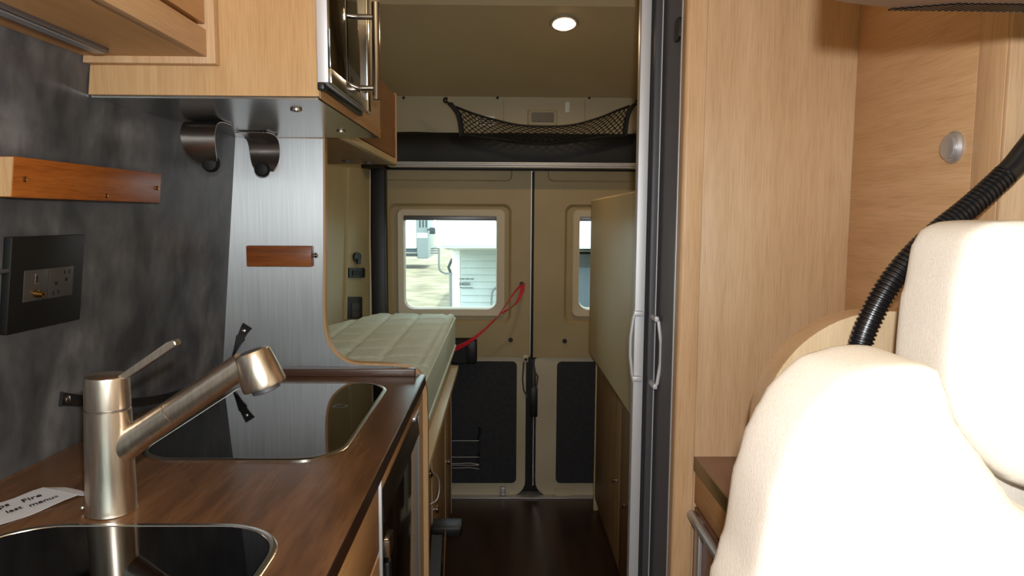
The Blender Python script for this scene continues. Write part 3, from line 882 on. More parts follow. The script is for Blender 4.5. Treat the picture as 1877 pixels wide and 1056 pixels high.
# leather strap across the corner
sp = thing('leather_strap', 'black leather strap riveted from grey wall to steel divider', 'strap', (-0.65, 1.4, 0.905))
ra = Vector((wx(1.10, 0.983) + 0.004, 1.10, 0.983))
rb = at(447, 607, 1.6535)
pts = curve([ra + Vector((0.001, -0.015, 0.004)), ra, Vector((-0.660, 1.22, 0.945)), Vector((-0.645, 1.40, 0.917)), Vector((-0.632, 1.55, 0.924)), at(422, 662, 1.630), at(437, 628, 1.648), rb, rb + Vector((0.009, 0, 0.013))], 48)
sides = []
for k in range(49):
    t = k / 48
    w = 0.007 + 0.005 * (abs(math.cos(PI * min(t, 1))) ** 6)
    if t < 0.62:
        sides.append(Vector((0.002, 0.0, w)))
    elif t < 0.8:
        f = (t - 0.62) / 0.18
        sides.append(Vector((0.002 + f * w, 0.0, w * (1 - f) - f * 0.006)))
    else:
        sides.append(Vector((w * 0.85, 0.0, -w * 0.55)))
obj('strap', B().ribbon(pts, sides, 0.002), M['leather_black'], sp)
obj('rivet', B().axis(ra + Vector((0.001, 0, 0)), (1, 0, 0), ((0, 0.006), (0.002, 0.0055), (0.0035, 0.003))), M['chrome'], sp)
obj('rivet', B().axis(rb + Vector((0, -0.001, 0)), (0, -1, 0), ((0, 0.006), (0.002, 0.0055), (0.0035, 0.003))), M['chrome'], sp)

# knife bar and socket plate on the grey wall
def wallbox(b, y0, y1, z0, z1, d0, d1, bv=0.0):
    P = []
    for z in (z0, z1):
        P += [(wx(y0, z) + d0, y0, z), (wx(y0, z) + d1, y0, z), (wx(y1, z) + d1, y1, z), (wx(y1, z) + d0, y1, z)]
    return b.hexa(P, bv)
kb = thing('knife_bar', 'long teak knife bar screwed to the grey wall', 'knife rack', (-0.64, 1.1, 1.29))
obj('bar', wallbox(B(), 0.925, 1.285, 1.293, 1.345, 0.0, 0.030, 0.0015), M['teak'], kb)
obj('end_grain', wallbox(B(), 0.9235, 0.9252, 1.294, 1.344, 0.001, 0.029), M['cab_oak'], kb, label='pale sawn end')
for y, z in ((0.945, 1.317), (1.125, 1.301), (1.273, 1.319)):
    dot((wx(y, z) + 0.030, y, z), (1, 0, 0), 0.004, 0.002, M['brass'], kb)
op = thing('socket_plate', 'square graphite socket plate with two grey modules on the grey wall', 'outlet', (-0.66, 1.03, 1.11))
obj('plate', wallbox(B(), 0.955, 1.108, 1.109, 1.241, 0.0, 0.012, 0.0015), M['plate_black'], op)
m1 = obj('module', wallbox(B(), 0.980, 1.0285, 1.150, 1.194, 0.012, 0.0135, 0.0004), M['module'], op)
m2 = obj('module', wallbox(B(), 1.0305, 1.083, 1.150, 1.194, 0.012, 0.0135, 0.0004), M['module'], op)
obj('hdmi_port', wallbox(B(), 1.001, 1.006, 1.174, 1.188, 0.0135, 0.0142), M['chrome'], m1)
obj('hdmi_slot', wallbox(B(), 1.0018, 1.0052, 1.176, 1.186, 0.0140, 0.0146), M['dark'], m1)
q = Vector((wx(1.003, 1.160) + 0.0135, 1.003, 1.160))
obj('coax_jack', B().axis(q, (1, 0, -0.1), ((0, 0.0055), (0.003, 0.0055), (0.0035, 0.0042), (0.011, 0.0042), (0.011, 0.002), (0.006, 0.002)), 16), M['brass'], m1)
for y, z, w, h in ((1.062, 1.186, 0.0012, 0.004), (1.073, 1.186, 0.0012, 0.004), (1.045, 1.171, 0.0026, 0.003), (1.067, 1.175, 0.0026, 0.003), (1.040, 1.157, 0.0012, 0.004), (1.051, 1.158, 0.0012, 0.004)):
    obj('slot', wallbox(B(), y - w, y + w, z - h / 2 - 0.001, z + h / 2 + 0.001, 0.0135, 0.0139), M['dark'], m2)
cb = thing('cable', 'thin dark cable running into the left side of the socket plate', 'cable', (-0.66, 0.9, 1.19))
obj('lead', B().tube([(wx(0.70, 1.19) + 0.008, 0.70, 1.195), (wx(0.85, 1.19) + 0.008, 0.85, 1.193), (wx(0.955, 1.19) + 0.008, 0.957, 1.196)], 0.003, 8), M['alu_dark'], cb)

# ------------------------------------------------------------------ overhead cabinets
oc = thing('overhead_cabinet', 'oak overhead cabinet nearest the viewer at the top left', 'cabinet', (-0.55, 0.5, 1.496))
def wallcab(b, x1, y0, y1, z0, z1, bv=0.0):
    P = []
    for z in (z0, z1):
        P += [(wx(y0, z) + 0.002, y0, z), (x1, y0, z), (x1, y1, z), (wx(y1, z) + 0.002, y1, z)]
    return b.hexa(P, bv)
obj('carcass', wallcab(B(), -0.456, -0.25, 1.092, 1.507, 1.995), M['oak_orange'], oc)
obj('bottom_rail', B().box(-0.456, -0.441, -0.25, 1.092, 1.5065, 1.546, 0.001), M['oak_y'], oc)
obj('door', B().box(-0.456, -0.441, 0.30, 1.088, 1.553, 1.985, 0.001), M['oak_orange'], oc)
obj('door', B().box(-0.456, -0.441, -0.25, 0.296, 1.553, 1.985, 0.001), M['oak_orange'], oc)
obj('end_panel', wallcab(B(), -0.429, 1.092, 1.110, 1.497, 1.995, 0.0008), M['oak_edge_v'], oc)
obj('light_channel', B().box(-0.586, -0.560, -0.2, 1.045, 1.500, 1.5075, 0.001), M['alu_dark'], oc, label='recessed aluminium light channel')
obj('diffuser', B().box(-0.580, -0.566, -0.2, 1.043, 1.499, 1.5005), M['silver'], oc)

mc = thing('microwave_cabinet', 'deep oak overhead cabinet with steel underside around the microwave', 'cabinet', (-0.45, 1.38, 1.45))
obj('carcass', wallcab(B(), -0.2805, 1.1105, 1.656, 1.4535, 1.995), M['cab_oak'], mc)
obj('bottom_plate', wallcab(B(), -0.284, 1.118, 1.650, 1.4500, 1.4535), M['steel_under'], mc, label='brushed steel underside')
obj('front_lip', B().box(-0.2805, -0.2795, 1.1105, 1.656, 1.4505, 1.472), M['oak_orange'], mc)
obj('edge_band', B().box(-0.2803, -0.2785, 1.1105, 1.125, 1.4505, 1.995), M['oak_edge_v'], mc)
for u, v in ((543, 200), (625, 240)):
    q = zp(u, v, 1.450)
    obj('screw_cap', B().axis(q, (0, 0, -1), ((-0.001, 0.010), (0.003, 0.0095), (0.004, 0.007), (0.003, 0.004))), M['chrome'], mc)

mw = thing('microwave', 'built in steel microwave with dark glass door and bar handle', 'microwave', (-0.27, 1.25, 1.47))
obj('casing', B().box(-0.2785, -0.262, 1.094, 1.395, 1.4715, 1.80, 0.001), M['silver_light'], mw)
obj('door_frame', B().box(-0.262, -0.2565, 1.092, 1.400, 1.470, 1.492, 0.0008), M['steel_under'], mw)
obj('door_glass', B().box(-0.262, -0.2575, 1.092, 1.372, 1.4925, 1.80, 0.0008), M['oven_glass'], mw, label='dark reflecting door glass')
obj('end_profile', B().box(-0.262, -0.2545, 1.378, 1.402, 1.470, 1.80, 0.003), M['chrome'], mw)
obj('foot', B().box(-0.2785, -0.268, 1.092, 1.11, 1.4605, 1.4715, 0.002), M['black'], mw)
obj('lower_grille', B().box(-0.2785, -0.270, 1.115, 1.40, 1.4645, 1.4715, 0.001), M['black'], mw)
zb, zt_ = atx(697, 189, -0.226).z, 1.648
hn = obj('handle', B().tube([(-0.226, 1.30, zb), (-0.226, 1.30, zt_)], 0.0070, 20), M['chrome'], mw, label='round chrome bar handle')
for z in (zb + 0.020, zt_ - 0.025):
    obj('handle_post', B().tube([(-0.2575, 1.30, z), (-0.226, 1.30, z)], 0.0050, 14), M['chrome'], hn)

# paper roll holder: two bent spring-steel arms facing each other
ph = thing('paper_roll_holder', 'pair of bent steel roll holder arms with black knobs under the cabinet', 'holder', (-0.54, 1.48, 1.37))
def arm(pr, xa, xb, xa2, xb2, knob, kd):
    n = len(pr)
    cpts = curve([Vector((0, y, z)) for y, z in pr], 20)
    loops = []
    for k, q in enumerate(cpts):
        f = max(0, (k / 20 - 0.45) / 0.55)
        f = f * f
        a, c = xa + (xa2 - xa) * f, xb + (xb2 - xb) * f
        t = (cpts[min(k + 1, 20)] - cpts[max(k - 1, 0)]).normalized()
        nn = Vector((0, -t.z, t.y)) * 0.0009
        q = q - Vector((0, 0, 0.0015))
        loops.append([Vector((a, q.y, q.z)) - nn, Vector((c, q.y, q.z)) - nn, Vector((c, q.y, q.z)) + nn, Vector((a, q.y, q.z)) + nn])
    ar = obj('arm', B().loft(loops), M['spring_steel'], ph)
    obj('knob', B().axis(knob, kd, ((-0.012, 0.006), (-0.010, 0.013), (-0.004, 0.0165), (0.002, 0.0165), (0.007, 0.0135), (0.009, 0.008))), M['rubber'], ar)
    for s in (0.15, 0.9):
        obj('screw', B().axis((xa + (xb - xa) * s, pr[0][0] + (0.01 if kd[1] > 0 else -0.01), 1.4465), (0, 0, -1), ((0, 0.003), (0.002, 0.002)), 10), M['chrome'], ar)
arm([(1.42, 1.449), (1.375, 1.449), (1.347, 1.441), (1.336, 1.421), (1.339, 1.398), (1.350, 1.380), (1.362, 1.371)], -0.594, -0.530, -0.567, -0.538, (-0.551, 1.366, 1.3695), (0, 1, 0))
arm([(1.53, 1.449), (1.578, 1.449), (1.605, 1.441), (1.616, 1.421), (1.613, 1.398), (1.602, 1.382), (1.592, 1.374)], -0.566, -0.498, -0.540, -0.506, (-0.530, 1.590, 1.374), (0, -1, 0))

# ------------------------------------------------------------------ right rear: folded bunk and low cabinet
fb = B()
lp = rr(0.360, 0.404, 1.72, 2.90, 0.014, 5)
fb.loft([xy(rr(0.364, 0.400, 1.724, 2.896, 0.012, 5), 0.722), xy(lp, 0.727), xy(lp, 1.341), xy(rr(0.364, 0.400, 1.724, 2.896, 0.012, 5), 1.346)])
fbo = thing('folded_bunk', 'cream folded bunk board standing upright on the right of the aisle', 'bunk', (0.382, 2.3, 0.722))
obj('board', fb, M['bunk'], fbo)
obj('bracket', B().box(0.378, 0.404, 2.86, 2.885, 0.700, 0.7235, 0.002), M['alu_dark'], fbo)
lc2 = thing('low_cabinet', 'low wooden cabinet with two knobs under the folded bunk', 'cabinet', (0.6, 2.3, 0.0))
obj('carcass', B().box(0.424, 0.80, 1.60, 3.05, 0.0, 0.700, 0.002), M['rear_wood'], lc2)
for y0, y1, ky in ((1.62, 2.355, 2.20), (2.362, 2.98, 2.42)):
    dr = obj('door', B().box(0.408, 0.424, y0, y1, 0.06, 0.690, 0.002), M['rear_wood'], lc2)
    obj('knob', B().axis((0.408, ky, 0.352), (-1, 0, 0), ((0, 0.006), (0.006, 0.006), (0.009, 0.011), (0.016, 0.011), (0.018, 0.008))), M['chrome'], dr)
obj('end_trim', B().box(0.404, 0.426, 2.984, 3.0, 0.0, 0.70, 0.002), M['bunk'], lc2)

# ------------------------------------------------------------------ right: tall partition, sliding door
tp = thing('tall_partition', 'tall oak partition panel with corner post right of the aisle', 'partition', (0.48, 1.31, 0.0))
obj('front_panel', B().box(0.3645, 0.640, 1.301, 1.322, 0.0, 1.998, 0.0005), M['oak_v'], tp)
obj('corner_post', B().loft([xy(rr(0.3265, 0.364, 1.295, 1.330, [0.008, 0.002, 0.002, 0.002]), z) for z in (0.0, 1.998)]), M['oak_edge_v'], tp)
obj('jamb_liner', B().box(0.3285, 0.338, 1.330, 1.50, 0.0, 1.998), M['slate'], tp, label='slate grey jamb liner')
obj('edge_strip', B().box(0.3255, 0.330, 1.326, 1.334, 0.0, 1.998, 0.001), M['silver_light'], tp)
obj('back_panel', B().box(0.338, 0.80, 1.50, 1.52, 0.0, 1.998), M['oak_v'], tp)
q0, q1 = atx(1255, 22, 0.327), atx(1243, 68, 0.327)
obj('door_catch', B().loft([yz(rr(1.335, 1.372, 1.600, 1.640, 0.008), 0.3285), yz(rr(1.335, 1.372, 1.600, 1.640, 0.008), 0.322)]), M['black'], tp)

sdr = thing('sliding_screen_door', 'silver and dark grey pleated screen door with two bow handles', 'door', (0.31, 1.50, 0.0))
obj('lead_profile', B().box(0.284, 0.3055, 1.500, 1.528, 0.005, 1.996, 0.002), M['silver_light'], sdr, label='silver leading profile')
obj('seal_strip', B().box(0.3060, 0.3105, 1.496, 1.526, 0.005, 1.996), M['brush'], sdr)
obj('inner_profile', B().box(0.3108, 0.3225, 1.480, 1.515, 0.005, 1.996, 0.001), M['slate_dark'], sdr)
obj('bright_line', B().box(0.3222, 0.3238, 1.474, 1.50, 0.005, 1.996), M['silver_light'], sdr)
obj('rear_profile', B().box(0.3238, 0.3284, 1.470, 1.50, 0.005, 1.996), M['brush'], sdr)
def bow(x, y, z0, z1, s, dep):
    n = 14
    pts = []
    for k in range(n + 1):
        t = k / n
        pts.append(Vector((x + s * dep * (math.sin(PI * (0.08 + 0.84 * t)) ** 0.55 - 0.25), y, z0 + (z1 - z0) * t)))
    pts = [Vector((x, y, z0 + 0.012))] + pts + [Vector((x, y, z1 - 0.012))]
    return pts
hb = B()
zt0, zb0 = at(1172, 568, 1.49).z, at(1170, 702, 1.49).z
obj('handle', B().tube([(0.290, 1.492, zb0 + .012), (0.283, 1.490, zb0 + .002), (0.279, 1.490, zb0 + 0.02), (0.2745, 1.490, (zb0 + zt0) / 2 - 0.02), (0.2745, 1.490, (zb0 + zt0) / 2 + 0.02), (0.279, 1.490, zt0 - 0.02), (0.283, 1.490, zt0 - 0.002), (0.291, 1.492, zt0 - 0.010)], 0.0038, 10), M['silver_light'], sdr)
zt1, zb1 = at(1205, 580, 1.44).z, at(1203, 714, 1.44).z
x1 = 0.3165
for zz in (zt0 - 0.008, zb0 + 0.009):
    obj('handle_bracket', B().box(0.281, 0.300, 1.486, 1.501, zz - 0.005, zz + 0.005, 0.001), M['silver_light'], sdr)
for zz in (zt1 - 0.006, zb1 + 0.006):
    obj('handle_bracket', B().box(0.314, 0.3225, 1.436, 1.482, zz - 0.005, zz + 0.005, 0.001), M['silver_light'], sdr)
obj('handle', B().tube([(x1, 1.478, zb1 + .006), (x1 + 0.0005, 1.44, zb1 + .004), (x1 + 0.006, 1.44, zb1 + 0.012), (x1 + 0.012, 1.44, (zb1 + zt1) / 2 - 0.02), (x1 + 0.012, 1.44, (zb1 + zt1) / 2 + 0.02), (x1 + 0.006, 1.44, zt1 - 0.012), (x1 + 0.0005, 1.44, zt1 - 0.004), (x1, 1.478, zt1 - .006)], 0.0038, 10), M['silver_light'], sdr)

# ------------------------------------------------------------------ right: wardrobe side with push knob
wr = thing('wardrobe', 'oak wardrobe at the far right with a round silver push knob', 'wardrobe', (0.72, 1.1, 0.0))
obj('door', B().box(0.637, 0.655, 0.968, 1.300, 0.0, 1.998, 0.0006), M['oak_y'], wr)
obj('front_stile', B().box(0.636, 0.655, 0.912, 0.966, 0.0, 1.998, 0.001), M['oak_edge_v'], wr)
obj('front_panel', B().box(0.6365, 0.81, 0.905, 0.912, 0.0, 1.998, 0.0015), M['oak_v'], wr)
obj('carcass', B().box(0.655, 0.80, 0.912, 1.300, 0.0, 1.99), M['cab_oak'], wr)
kq = atx(1750, 270, 0.637)
obj('knob', B().axis(kq, (-1, 0, 0), ((0, 0.0225), (0.004, 0.0225), (0.0075, 0.019), (0.0075, 0.0165), (0.012, 0.016), (0.0135, 0.013), (0.0137, 0.004)), 32), M['silver'], wr, label='satin silver push knob')

# side counter
sk = thing('side_cabinet', 'small oak cabinet with a steel bar handle below the cocoa top', 'cabinet', (0.5, 1.1, 0.0))
obj('carcass', B().box(0.373, 0.634, 0.99, 1.299, 0.0, 0.799), M['cab_oak'], sk)
obj('drawer', B().box(0.367, 0.373, 1.0, 1.296, 0.735, 0.798, 0.001), M['oak_orange'], sk)
obj('bar_handle', B().tube([(0.359, 1.285, 0.716), (0.359, 1.02, 0.716)], 0.0085, 16), M['silver'], sk, label='round steel bar handle')
dq = obj('door', B().box(0.3675, 0.373, 1.0, 1.296, 0.06, 0.727, 0.001), M['desk_top'], sk)
obj('door_frame', B().box(0.360, 0.3675, 1.235, 1.262, 0.08, 0.722, 0.001), M['silver'], dq, label='aluminium frame')
obj('door_frame', B().box(0.360, 0.3675, 1.0, 1.03, 0.08, 0.722, 0.001), M['silver'], dq)
so2 = thing('side_counter', 'cocoa brown countertop beside the seat with bronze edge', 'countertop', (0.5, 1.1, 0.80))
obj('top', B().box(0.3665, 0.634, 0.985, 1.3, 0.8005, 0.823, 0.0005), M['desk_top'], so2)
obj('edge_strip', B().box(0.3635, 0.3665, 0.985, 1.3, 0.798, 0.8235, 0.0006), M['desk_edge'], so2)

# rounded oak seat screen
sv = [(0.351, 0.0), (0.351, 0.985)]
for k in range(1, 17):
    a = PI - k / 16 * PI / 2
    sv.append((0.513 + 0.162 * math.cos(a), 0.986 + 0.162 * math.sin(a)))
sv += [(0.634, 1.148), (0.634, 0.0)]
cs = thing('seat_screen', 'rounded oak screen panel standing behind the ivory seat', 'screen', (0.49, 0.955, 0.0))
obj('panel', B().prism(xz(sv, 0.931), (0, 0.046, 0)), M['oak_edge_v'], cs, angle=30)
obj('face', B().prism(xz(inset(sv, 0.0015), 0.929), (0, 0.002, 0)), M['oak_lit'], cs, label='oak front face with light in its colour')

# corrugated hose
YH = 0.875
hp = curve([(0.445, YH, 1.02), at(1573, 650, YH), at(1597, 580, YH), at(1640, 507, YH), at(1702, 440, YH), at(1780, 377, YH), at(1848, 315, YH), at(1880, 277, YH), at(1920, 222, YH), (0.700, 0.86, 1.47), (0.735, 0.84, 1.60), (0.745, 0.83, 1.72), (0.745, 0.83, 1.90)], 1250)
XCUT = at(1843, 318, YH).x
acc = [0]
for a, c in zip(hp, hp[1:]):
    acc.append(acc[-1] + (c - a).length)
rs = []
for s in acc:
    f = (s / 0.0058) % 1
    rib = 0.0146 if f < 0.45 else (0.0124 if 0.55 < f < 0.9 else 0.0134)
    rs.append(rib)
hs = thing('corrugated_hose', 'black corrugated hose bending up behind the ivory headrest', 'hose', (0.445, 0.875, 1.02))
cut = next(i for i, q in enumerate(hp) if q.x > XCUT)
long_end = next(i for i, s in enumerate(acc) if s > acc[cut] + 0.11)
obj('tube', B().tube(hp[:cut + 1], rs[:cut + 1], 22), M['hose'], hs, angle=25)
obj('tube', B().tube(hp[long_end:], rs[long_end:], 22), M['hose'], hs, angle=25)
obj('cuff', B().tube(hp[cut - 2:long_end + 2], 0.0140, 22), M['hose'], hs, label='smooth end cuff')

# overhead screen housing at the top right
tv = thing('overhead_screen', 'dark overhead screen housing with slotted underside at the top right', 'screen', (0.55, 0.62, 1.448))
pl_ = [(0.262, 0.583), (0.90, 0.570), (0.90, 0.628), (0.60, 0.630), (0.43, 0.6265), (0.365, 0.622), (0.322, 0.614), (0.290, 0.605), (0.270, 0.596)]
b = B().loft([xy(pl_, 1.449), xy([(x, y + 0.0) for x, y in pl_], 1.72)])
obj('housing', b, M['tv'], tv, angle=20)
obj('bezel', B().box(0.262, 0.90, 0.571, 0.5825, 1.449, 1.74, 0.003), M['tv_black'], tv)
for k in range(44):
    x = 0.330 + k * 0.0056
    hh = min(1.0, 0.22 + k * 0.10)
    ya, yb, sk_ = 0.6200 - 0.020 * hh, 0.6205, 0.010 * hh
    q = [(x, ya), (x + 0.0028, ya), (x + 0.0028 - sk_, yb), (x - sk_, yb)]
    obj('vent_slot', B().hexa([(px, py, 1.4478) for px, py in q] + [(px, py, 1.4492) for px, py in q]), M['tv_black'], tv)
obj('mount_arm', B().box(0.60, 0.66, 0.63, 0.905, 1.64, 1.70, 0.004), M['tv_black'], tv)

# ------------------------------------------------------------------ ivory seat
st_ = thing('captain_seat', 'ivory leather captain seat with headrest at the right front', 'seat', (0.485, 0.62, 0.0))
XC = 0.500
def puffy(name, loop, y0, y1, vox=0.010, it=8, parent=None):
    b = B().prism(xz(loop, y0), (0, y1 - y0, 0))
    o = obj(name, b, M['leather'], st_, flat=True)
    m = o.modifiers.new('remesh', 'REMESH')
    m.mode = 'VOXEL'
    m.voxel_size = vox
    m.use_smooth_shade = True
    sm = o.modifiers.new('smooth', 'SMOOTH')
    sm.factor = 0.5
    sm.iterations = it
    return o
P_ = lambda u, v: (at(u, v, 0.655).x, at(u, v, 0.655).z)
bl = [P_(u, v) for u, v in ((1326, 985), (1337, 910), (1352, 840), (1376, 772), (1414, 706), (1476, 648), (1550, 632), (1630, 632))]
PF = lambda u, v: (at(u, v, 0.575).x, at(u, v, 0.575).z)
bl += [PF(u, v) for u, v in ((1690, 668), (1722, 704), (1738, 762), (1768, 806), (1808, 856), (1836, 905), (1880, 945), (1960, 965))]
bl = [(0.188, 0.50), (0.200, 0.80), (0.205, 0.93)] + bl + [(bl[-1][0], 0.93), (bl[-1][0], 0.50)]
puffy('side_bolster', bl, 0.555, 0.672)
puffy('side_bolster', [(2 * XC - x, z) for x, z in bl[::-1]], 0.555, 0.672)
puffy('back_panel', [(0.36, 0.48), (0.66, 0.48), (0.66, 1.08), (0.36, 1.08)], 0.735, 0.80)
Q_ = lambda u, v: (at(u, v, 0.775).x, at(u, v, 0.775).z)
hl = [Q_(u, v) for u, v in ((1648, 680), (1652, 620), (1660, 550), (1673, 480), (1686, 432), (1710, 408), (1760, 403))]
XH = 0.575
hl2 = [(2 * XH - x, z) for x, z in hl[::-1]]
Q2 = lambda u, v: (at(u, v, 0.69).x, at(u, v, 0.69).z)
lowl = [Q2(u, v) for u, v in ((1920, 908), (1860, 892), (1800, 845), (1750, 780))]
puffy('headrest', hl + hl2 + [(2 * XH - x, z) for x, z in lowl[::-1]] + lowl, 0.685, 0.795, 0.009, 7)
puffy('seat_cushion', [(0.20, 0.36), (0.80, 0.36), (0.80, 0.50), (0.20, 0.50)], 0.10, 0.66, 0.016)
obj('pedestal', B().box(0.27, 0.70, 0.18, 0.60, 0.0, 0.37, 0.02), M['black'], st_)

# ------------------------------------------------------------------ on the left door: pad, strap, wire rack
pd = thing('door_pad', 'black padded pouch on the left rear door beside the mattress', 'pouch', (-0.17, 3.1, 0.60))
a, c = at(826, 667, 3.10), at(874, 622, 3.10)
obj('pouch', B().loft([xz(rr(a.x, c.x, a.z, c.z, 0.014), D + 0.001), xz(rr(a.x, c.x, a.z, c.z, 0.014), 3.105), xz(rr(a.x + 0.004, c.x - 0.004, a.z + 0.004, c.z - 0.004, 0.012), 3.098)]), M['rubber'], pd)
obj('flap', B().box(c.x - 0.045, c.x - 0.003, 3.088, 3.099, a.z + 0.006, c.z - 0.006, 0.004), M['black'], pd)
rsx = thing('pull_strap', 'red webbing pull strap looped from the door to the bed', 'strap', at(835, 640, 2.95))
s1_ = curve([at(957, 520, 3.125), at(944, 535, 3.10), at(930, 555, 3.08), at(914, 578, 3.06), at(902, 591, 3.05), at(884, 608, 3.03), at(862, 625, 3.0), at(836, 639, 2.95), at(815, 648, 2.90)], 40)
s2_ = curve([at(958, 520, 3.125), at(956, 537, 3.09), at(946, 556, 3.06), at(932, 567, 3.05), at(918, 575, 3.045), at(905, 588, 3.04), at(892, 600, 3.035)], 30)
def twist(n, w, a0, a1):
    return [Vector((w * math.cos(a0 + (a1 - a0) * k / n), w * 0.5 * math.sin(3 * k / n), w * math.sin(a0 + (a1 - a0) * k / n))) for k in range(n + 1)]
obj('webbing', B().ribbon(s1_, twist(40, 0.0115, 0.5, 1.5), 0.002), M['red'], rsx)
obj('webbing', B().ribbon(s2_, twist(30, 0.0105, 0.1, 1.2), 0.002), M['red'], rsx)
obj('screw', B().axis(at(956, 520, 3.139), (0, -1, 0), ((0, 0.009), (0.012, 0.008), (0.022, 0.006))), M['black'], rsx)
wk = thing('wire_rack', 'slim wire rack with black upright on the lower left door', 'rack', at(855, 858, 3.1))
obj('upright', B().tube(curve([at(879, 784, 3.13), at(880, 793, 3.10), at(877, 803, 3.10), at(880, 818, 3.10), at(879, 830, 3.095), at(876, 840, 3.10), at(880, 856, 3.10)], 24), 0.005, 8), M['black'], wk)
for v, dv in ((808, 0), (838, 0), (850, 1), (853, 0), (858, 1)):
    obj('wire', B().tube([at(800, v, 3.095), at(840, v, 3.095), at(860, v - dv, 3.095), at(878, v + dv * 1.5, 3.095)], 0.0020, 6), M['silver'], wk)
obj('trim_3', B().box(-0.545, 0.80, D - 0.03, D + 0.05, 0.0005, 0.006, 0.001), M['silver'], label='thin silver threshold strip at the rear doors', kind='structure')

# ------------------------------------------------------------------ outdoors behind the van
GZ = -0.66
g = B().box(-60, 60, -30, 120, GZ - 0.2, GZ)
obj('ground', g, M['ground'], label='pale gravel yard behind the van', kind='structure')
tr = thing('camper_trailer', 'white fifth wheel camper trailer parked right behind the van', 'trailer', (1.0, 11.0, GZ))
x0 = at(829, 500, 9.0).x
zo = at(880, 466, 8.0).z
xo = at(806, 466, 8.0).x
b = B()
obj('lower_body', B().box(x0, 2.2, 9.0, 18.7, GZ + 0.55, 2.6, 0.02), M['white_paint'], tr)
for k in range(12):
    z = GZ + 0.60 + k * 0.088
    if z + 0.08 < zo + 0.1:
        obj('siding_board', B().hexa([(x0 + 0.12, 8.975, z), (2.2, 8.975, z), (2.2, 9.0, z), (x0 + 0.12, 9.0, z), (x0 + 0.12, 8.99, z + 0.083), (2.2, 8.99, z + 0.083), (2.2, 9.0, z + 0.083), (x0 + 0.12, 9.0, z + 0.083)]), M['siding'], tr)
obj('corner_moulding', B().box(x0, x0 + 0.10, 8.975, 9.0, GZ + 0.55, zo, 0.005), M['white_paint'], tr)
obj('overhang', B().hexa([(xo, 7.6, zo + 0.10), (2.2, 7.6, zo + 0.10), (2.2, 9.0, zo), (xo, 9.0, zo), (xo, 7.4, 3.0), (2.2, 7.4, 3.0), (2.2, 9.0, 3.0), (xo, 9.0, 3.0)], 0.02), M['white_paint'], tr)
obj('overhang_sill', B().box(xo, 2.2, 7.60, 7.66, zo + 0.085, zo + 0.102), M['siding'], tr)
px0 = at(1058, 500, 8.3).x
obj('pin_box', B().hexa([(px0 + 0.05, 8.2, -0.35), (px0 + 0.5, 8.2, -0.35), (px0 + 0.5, 8.5, -0.35), (px0 + 0.05, 8.5, -0.35), (px0 - 0.06, 8.2, 0.75), (px0 + 0.5, 8.2, 0.75), (px0 + 0.5, 8.8, 0.75), (px0 - 0.06, 8.8, 0.75)], 0.01), M['slate_metal'], tr)
obj('hitch_plate', B().box(px0 - 0.2, px0 + 0.6, 8.15, 8.8, 0.72, 0.86), M['under'], tr)
for xx in (x0 + 0.35, 1.6):
    obj('jack_leg', B().box(xx, xx + 0.09, 9.05, 9.14, GZ, GZ + 0.56), M['under'], tr)
for xx in (0.0, 1.7):
    obj('wheel', B().axis((xx, 13.0, GZ + 0.36), (1, 0, 0), ((0, 0.30), (0.03, 0.36), (0.2, 0.36), (0.23, 0.30))), M['rubber'], tr)
text('340201', 'number_print', M['ink'], tr, at(841, 523, 8.962), (1, 0, 0), (0, 0, 1), 0.052, 0.002)
b = B()
for k in range(9):
    w = 0.007 + 0.005 * (k % 3)
    xk = at(841, 512, 8.962).x + k * 0.021
    b.box(xk, xk + w, 8.961, 8.966, at(841, 512, 8.962).z, at(841, 510.3, 8.962).z)
for k in range(6):
    xk = at(843, 528, 8.962).x + k * 0.028
    b.box(xk, xk + 0.02, 8.961, 8.966, at(841, 528.0, 8.962).z, at(841, 527.0, 8.962).z)
obj('fine_print', b, M['ink'], tr, kind='stuff')
obj('hose', B().tube(curve([at(901, 570, 8.9), at(901, 545, 8.9), at(904, 532, 8.9), at(915, 525, 8.9)], 16), 0.012, 8), M['pipe'], tr)
stp = thing('bent_pipe_stand', 'bent steel pipe stand with rungs left of the white trailer', 'stand', at(805, 500, 9.6))
obj('pipe', B().tube(curve([at(790, 455, 9.6), at(803, 455, 9.6), at(804.5, 462, 9.6), at(804.5, 488, 9.6), at(808, 497, 9.6), at(818, 501, 9.6), at(828, 499, 9.6), at(834, 499, 9.6)], 40), 0.014, 8), M['pipe'], stp)
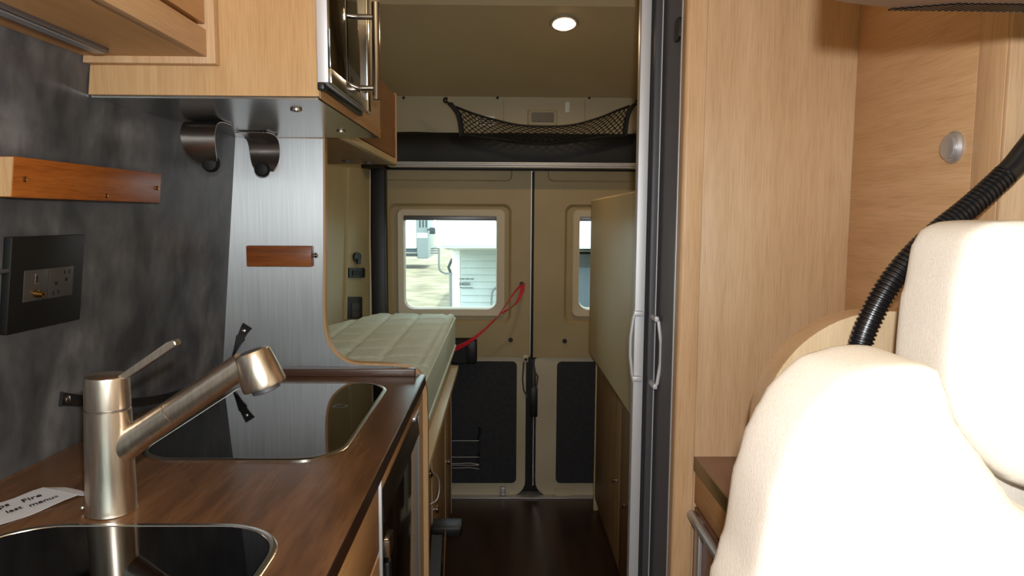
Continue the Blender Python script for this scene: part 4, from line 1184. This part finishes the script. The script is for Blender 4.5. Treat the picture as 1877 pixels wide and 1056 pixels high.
for v in (459.5, 464):
    obj('rung', B().tube([at(789, v, 9.6), at(804, v, 9.6)], 0.010, 6), M['pipe'], stp)
obj('foot', B().tube([at(826, 500, 9.6), Vector((at(826, 500, 9.6).x, 9.6, GZ))], 0.02, 8), M['pipe'], stp)
obj('brace', B().tube([at(826, 500, 9.6), at(822, 490, 9.6), at(829, 474, 9.6)], 0.018, 8), M['under'], stp)
# motorhome further off on the left
mh = thing('motorhome', 'white motorhome parked far off behind the left window', 'motorhome', (-6, 30, GZ))
YM = 27.0
xa, xb_, xc = at(690, 450, YM).x, at(764, 450, YM).x, at(785, 450, YM).x
zl = at(750, 456, YM).z
obj('body', B().box(xa - 4, xb_, YM, YM + 2.4, zl, 3.6, 0.05), M['white_paint'], mh)
cab_ = obj('cab_side', B().box(xb_, xc, YM - 0.02, YM + 2.2, at(770, 474, YM).z, 3.3, 0.04), M['grey_paint'], mh, label='grey cab side')
for k in range(3):
    xx = xb_ + 0.10 + k * 0.12
    obj('vent_slot', B().box(xx, xx + 0.05, YM - 0.03, YM, at(770, 417, YM).z, at(770, 404, YM).z), M['under'], cab_)
obj('stripe', B().box(xb_ + 0.01, xc - 0.02, YM - 0.03, YM, at(770, 436, YM).z, at(770, 427, YM).z), M['white_paint'], cab_)
obj('mirror', B().box(at(788, 422, YM).x, at(798, 422, YM).x, YM - 0.2, YM, at(790, 429, YM).z, at(790, 417, YM).z, 0.02), M['under'], mh)
obj('mirror_arm', B().tube([at(784, 421, YM), at(789, 421, YM - 0.1)], 0.03, 6), M['under'], mh)
obj('bumper', B().box(xa - 4, xb_, YM - 0.05, YM + 0.3, at(750, 470, YM).z, at(750, 465, YM).z), M['under'], mh)
obj('chassis_rail', B().box(xa - 4, xb_, YM + 0.1, YM + 0.4, at(750, 463, YM).z, zl), M['slate_metal'], mh)
for xx in (xb_ - 2.6, xb_ - 6.5):
    obj('wheel', B().axis((xx, YM + 0.1, GZ + 0.42), (0, 1, 0), ((0, 0.34), (0.04, 0.42), (0.26, 0.42), (0.3, 0.34))), M['rubber'], mh)
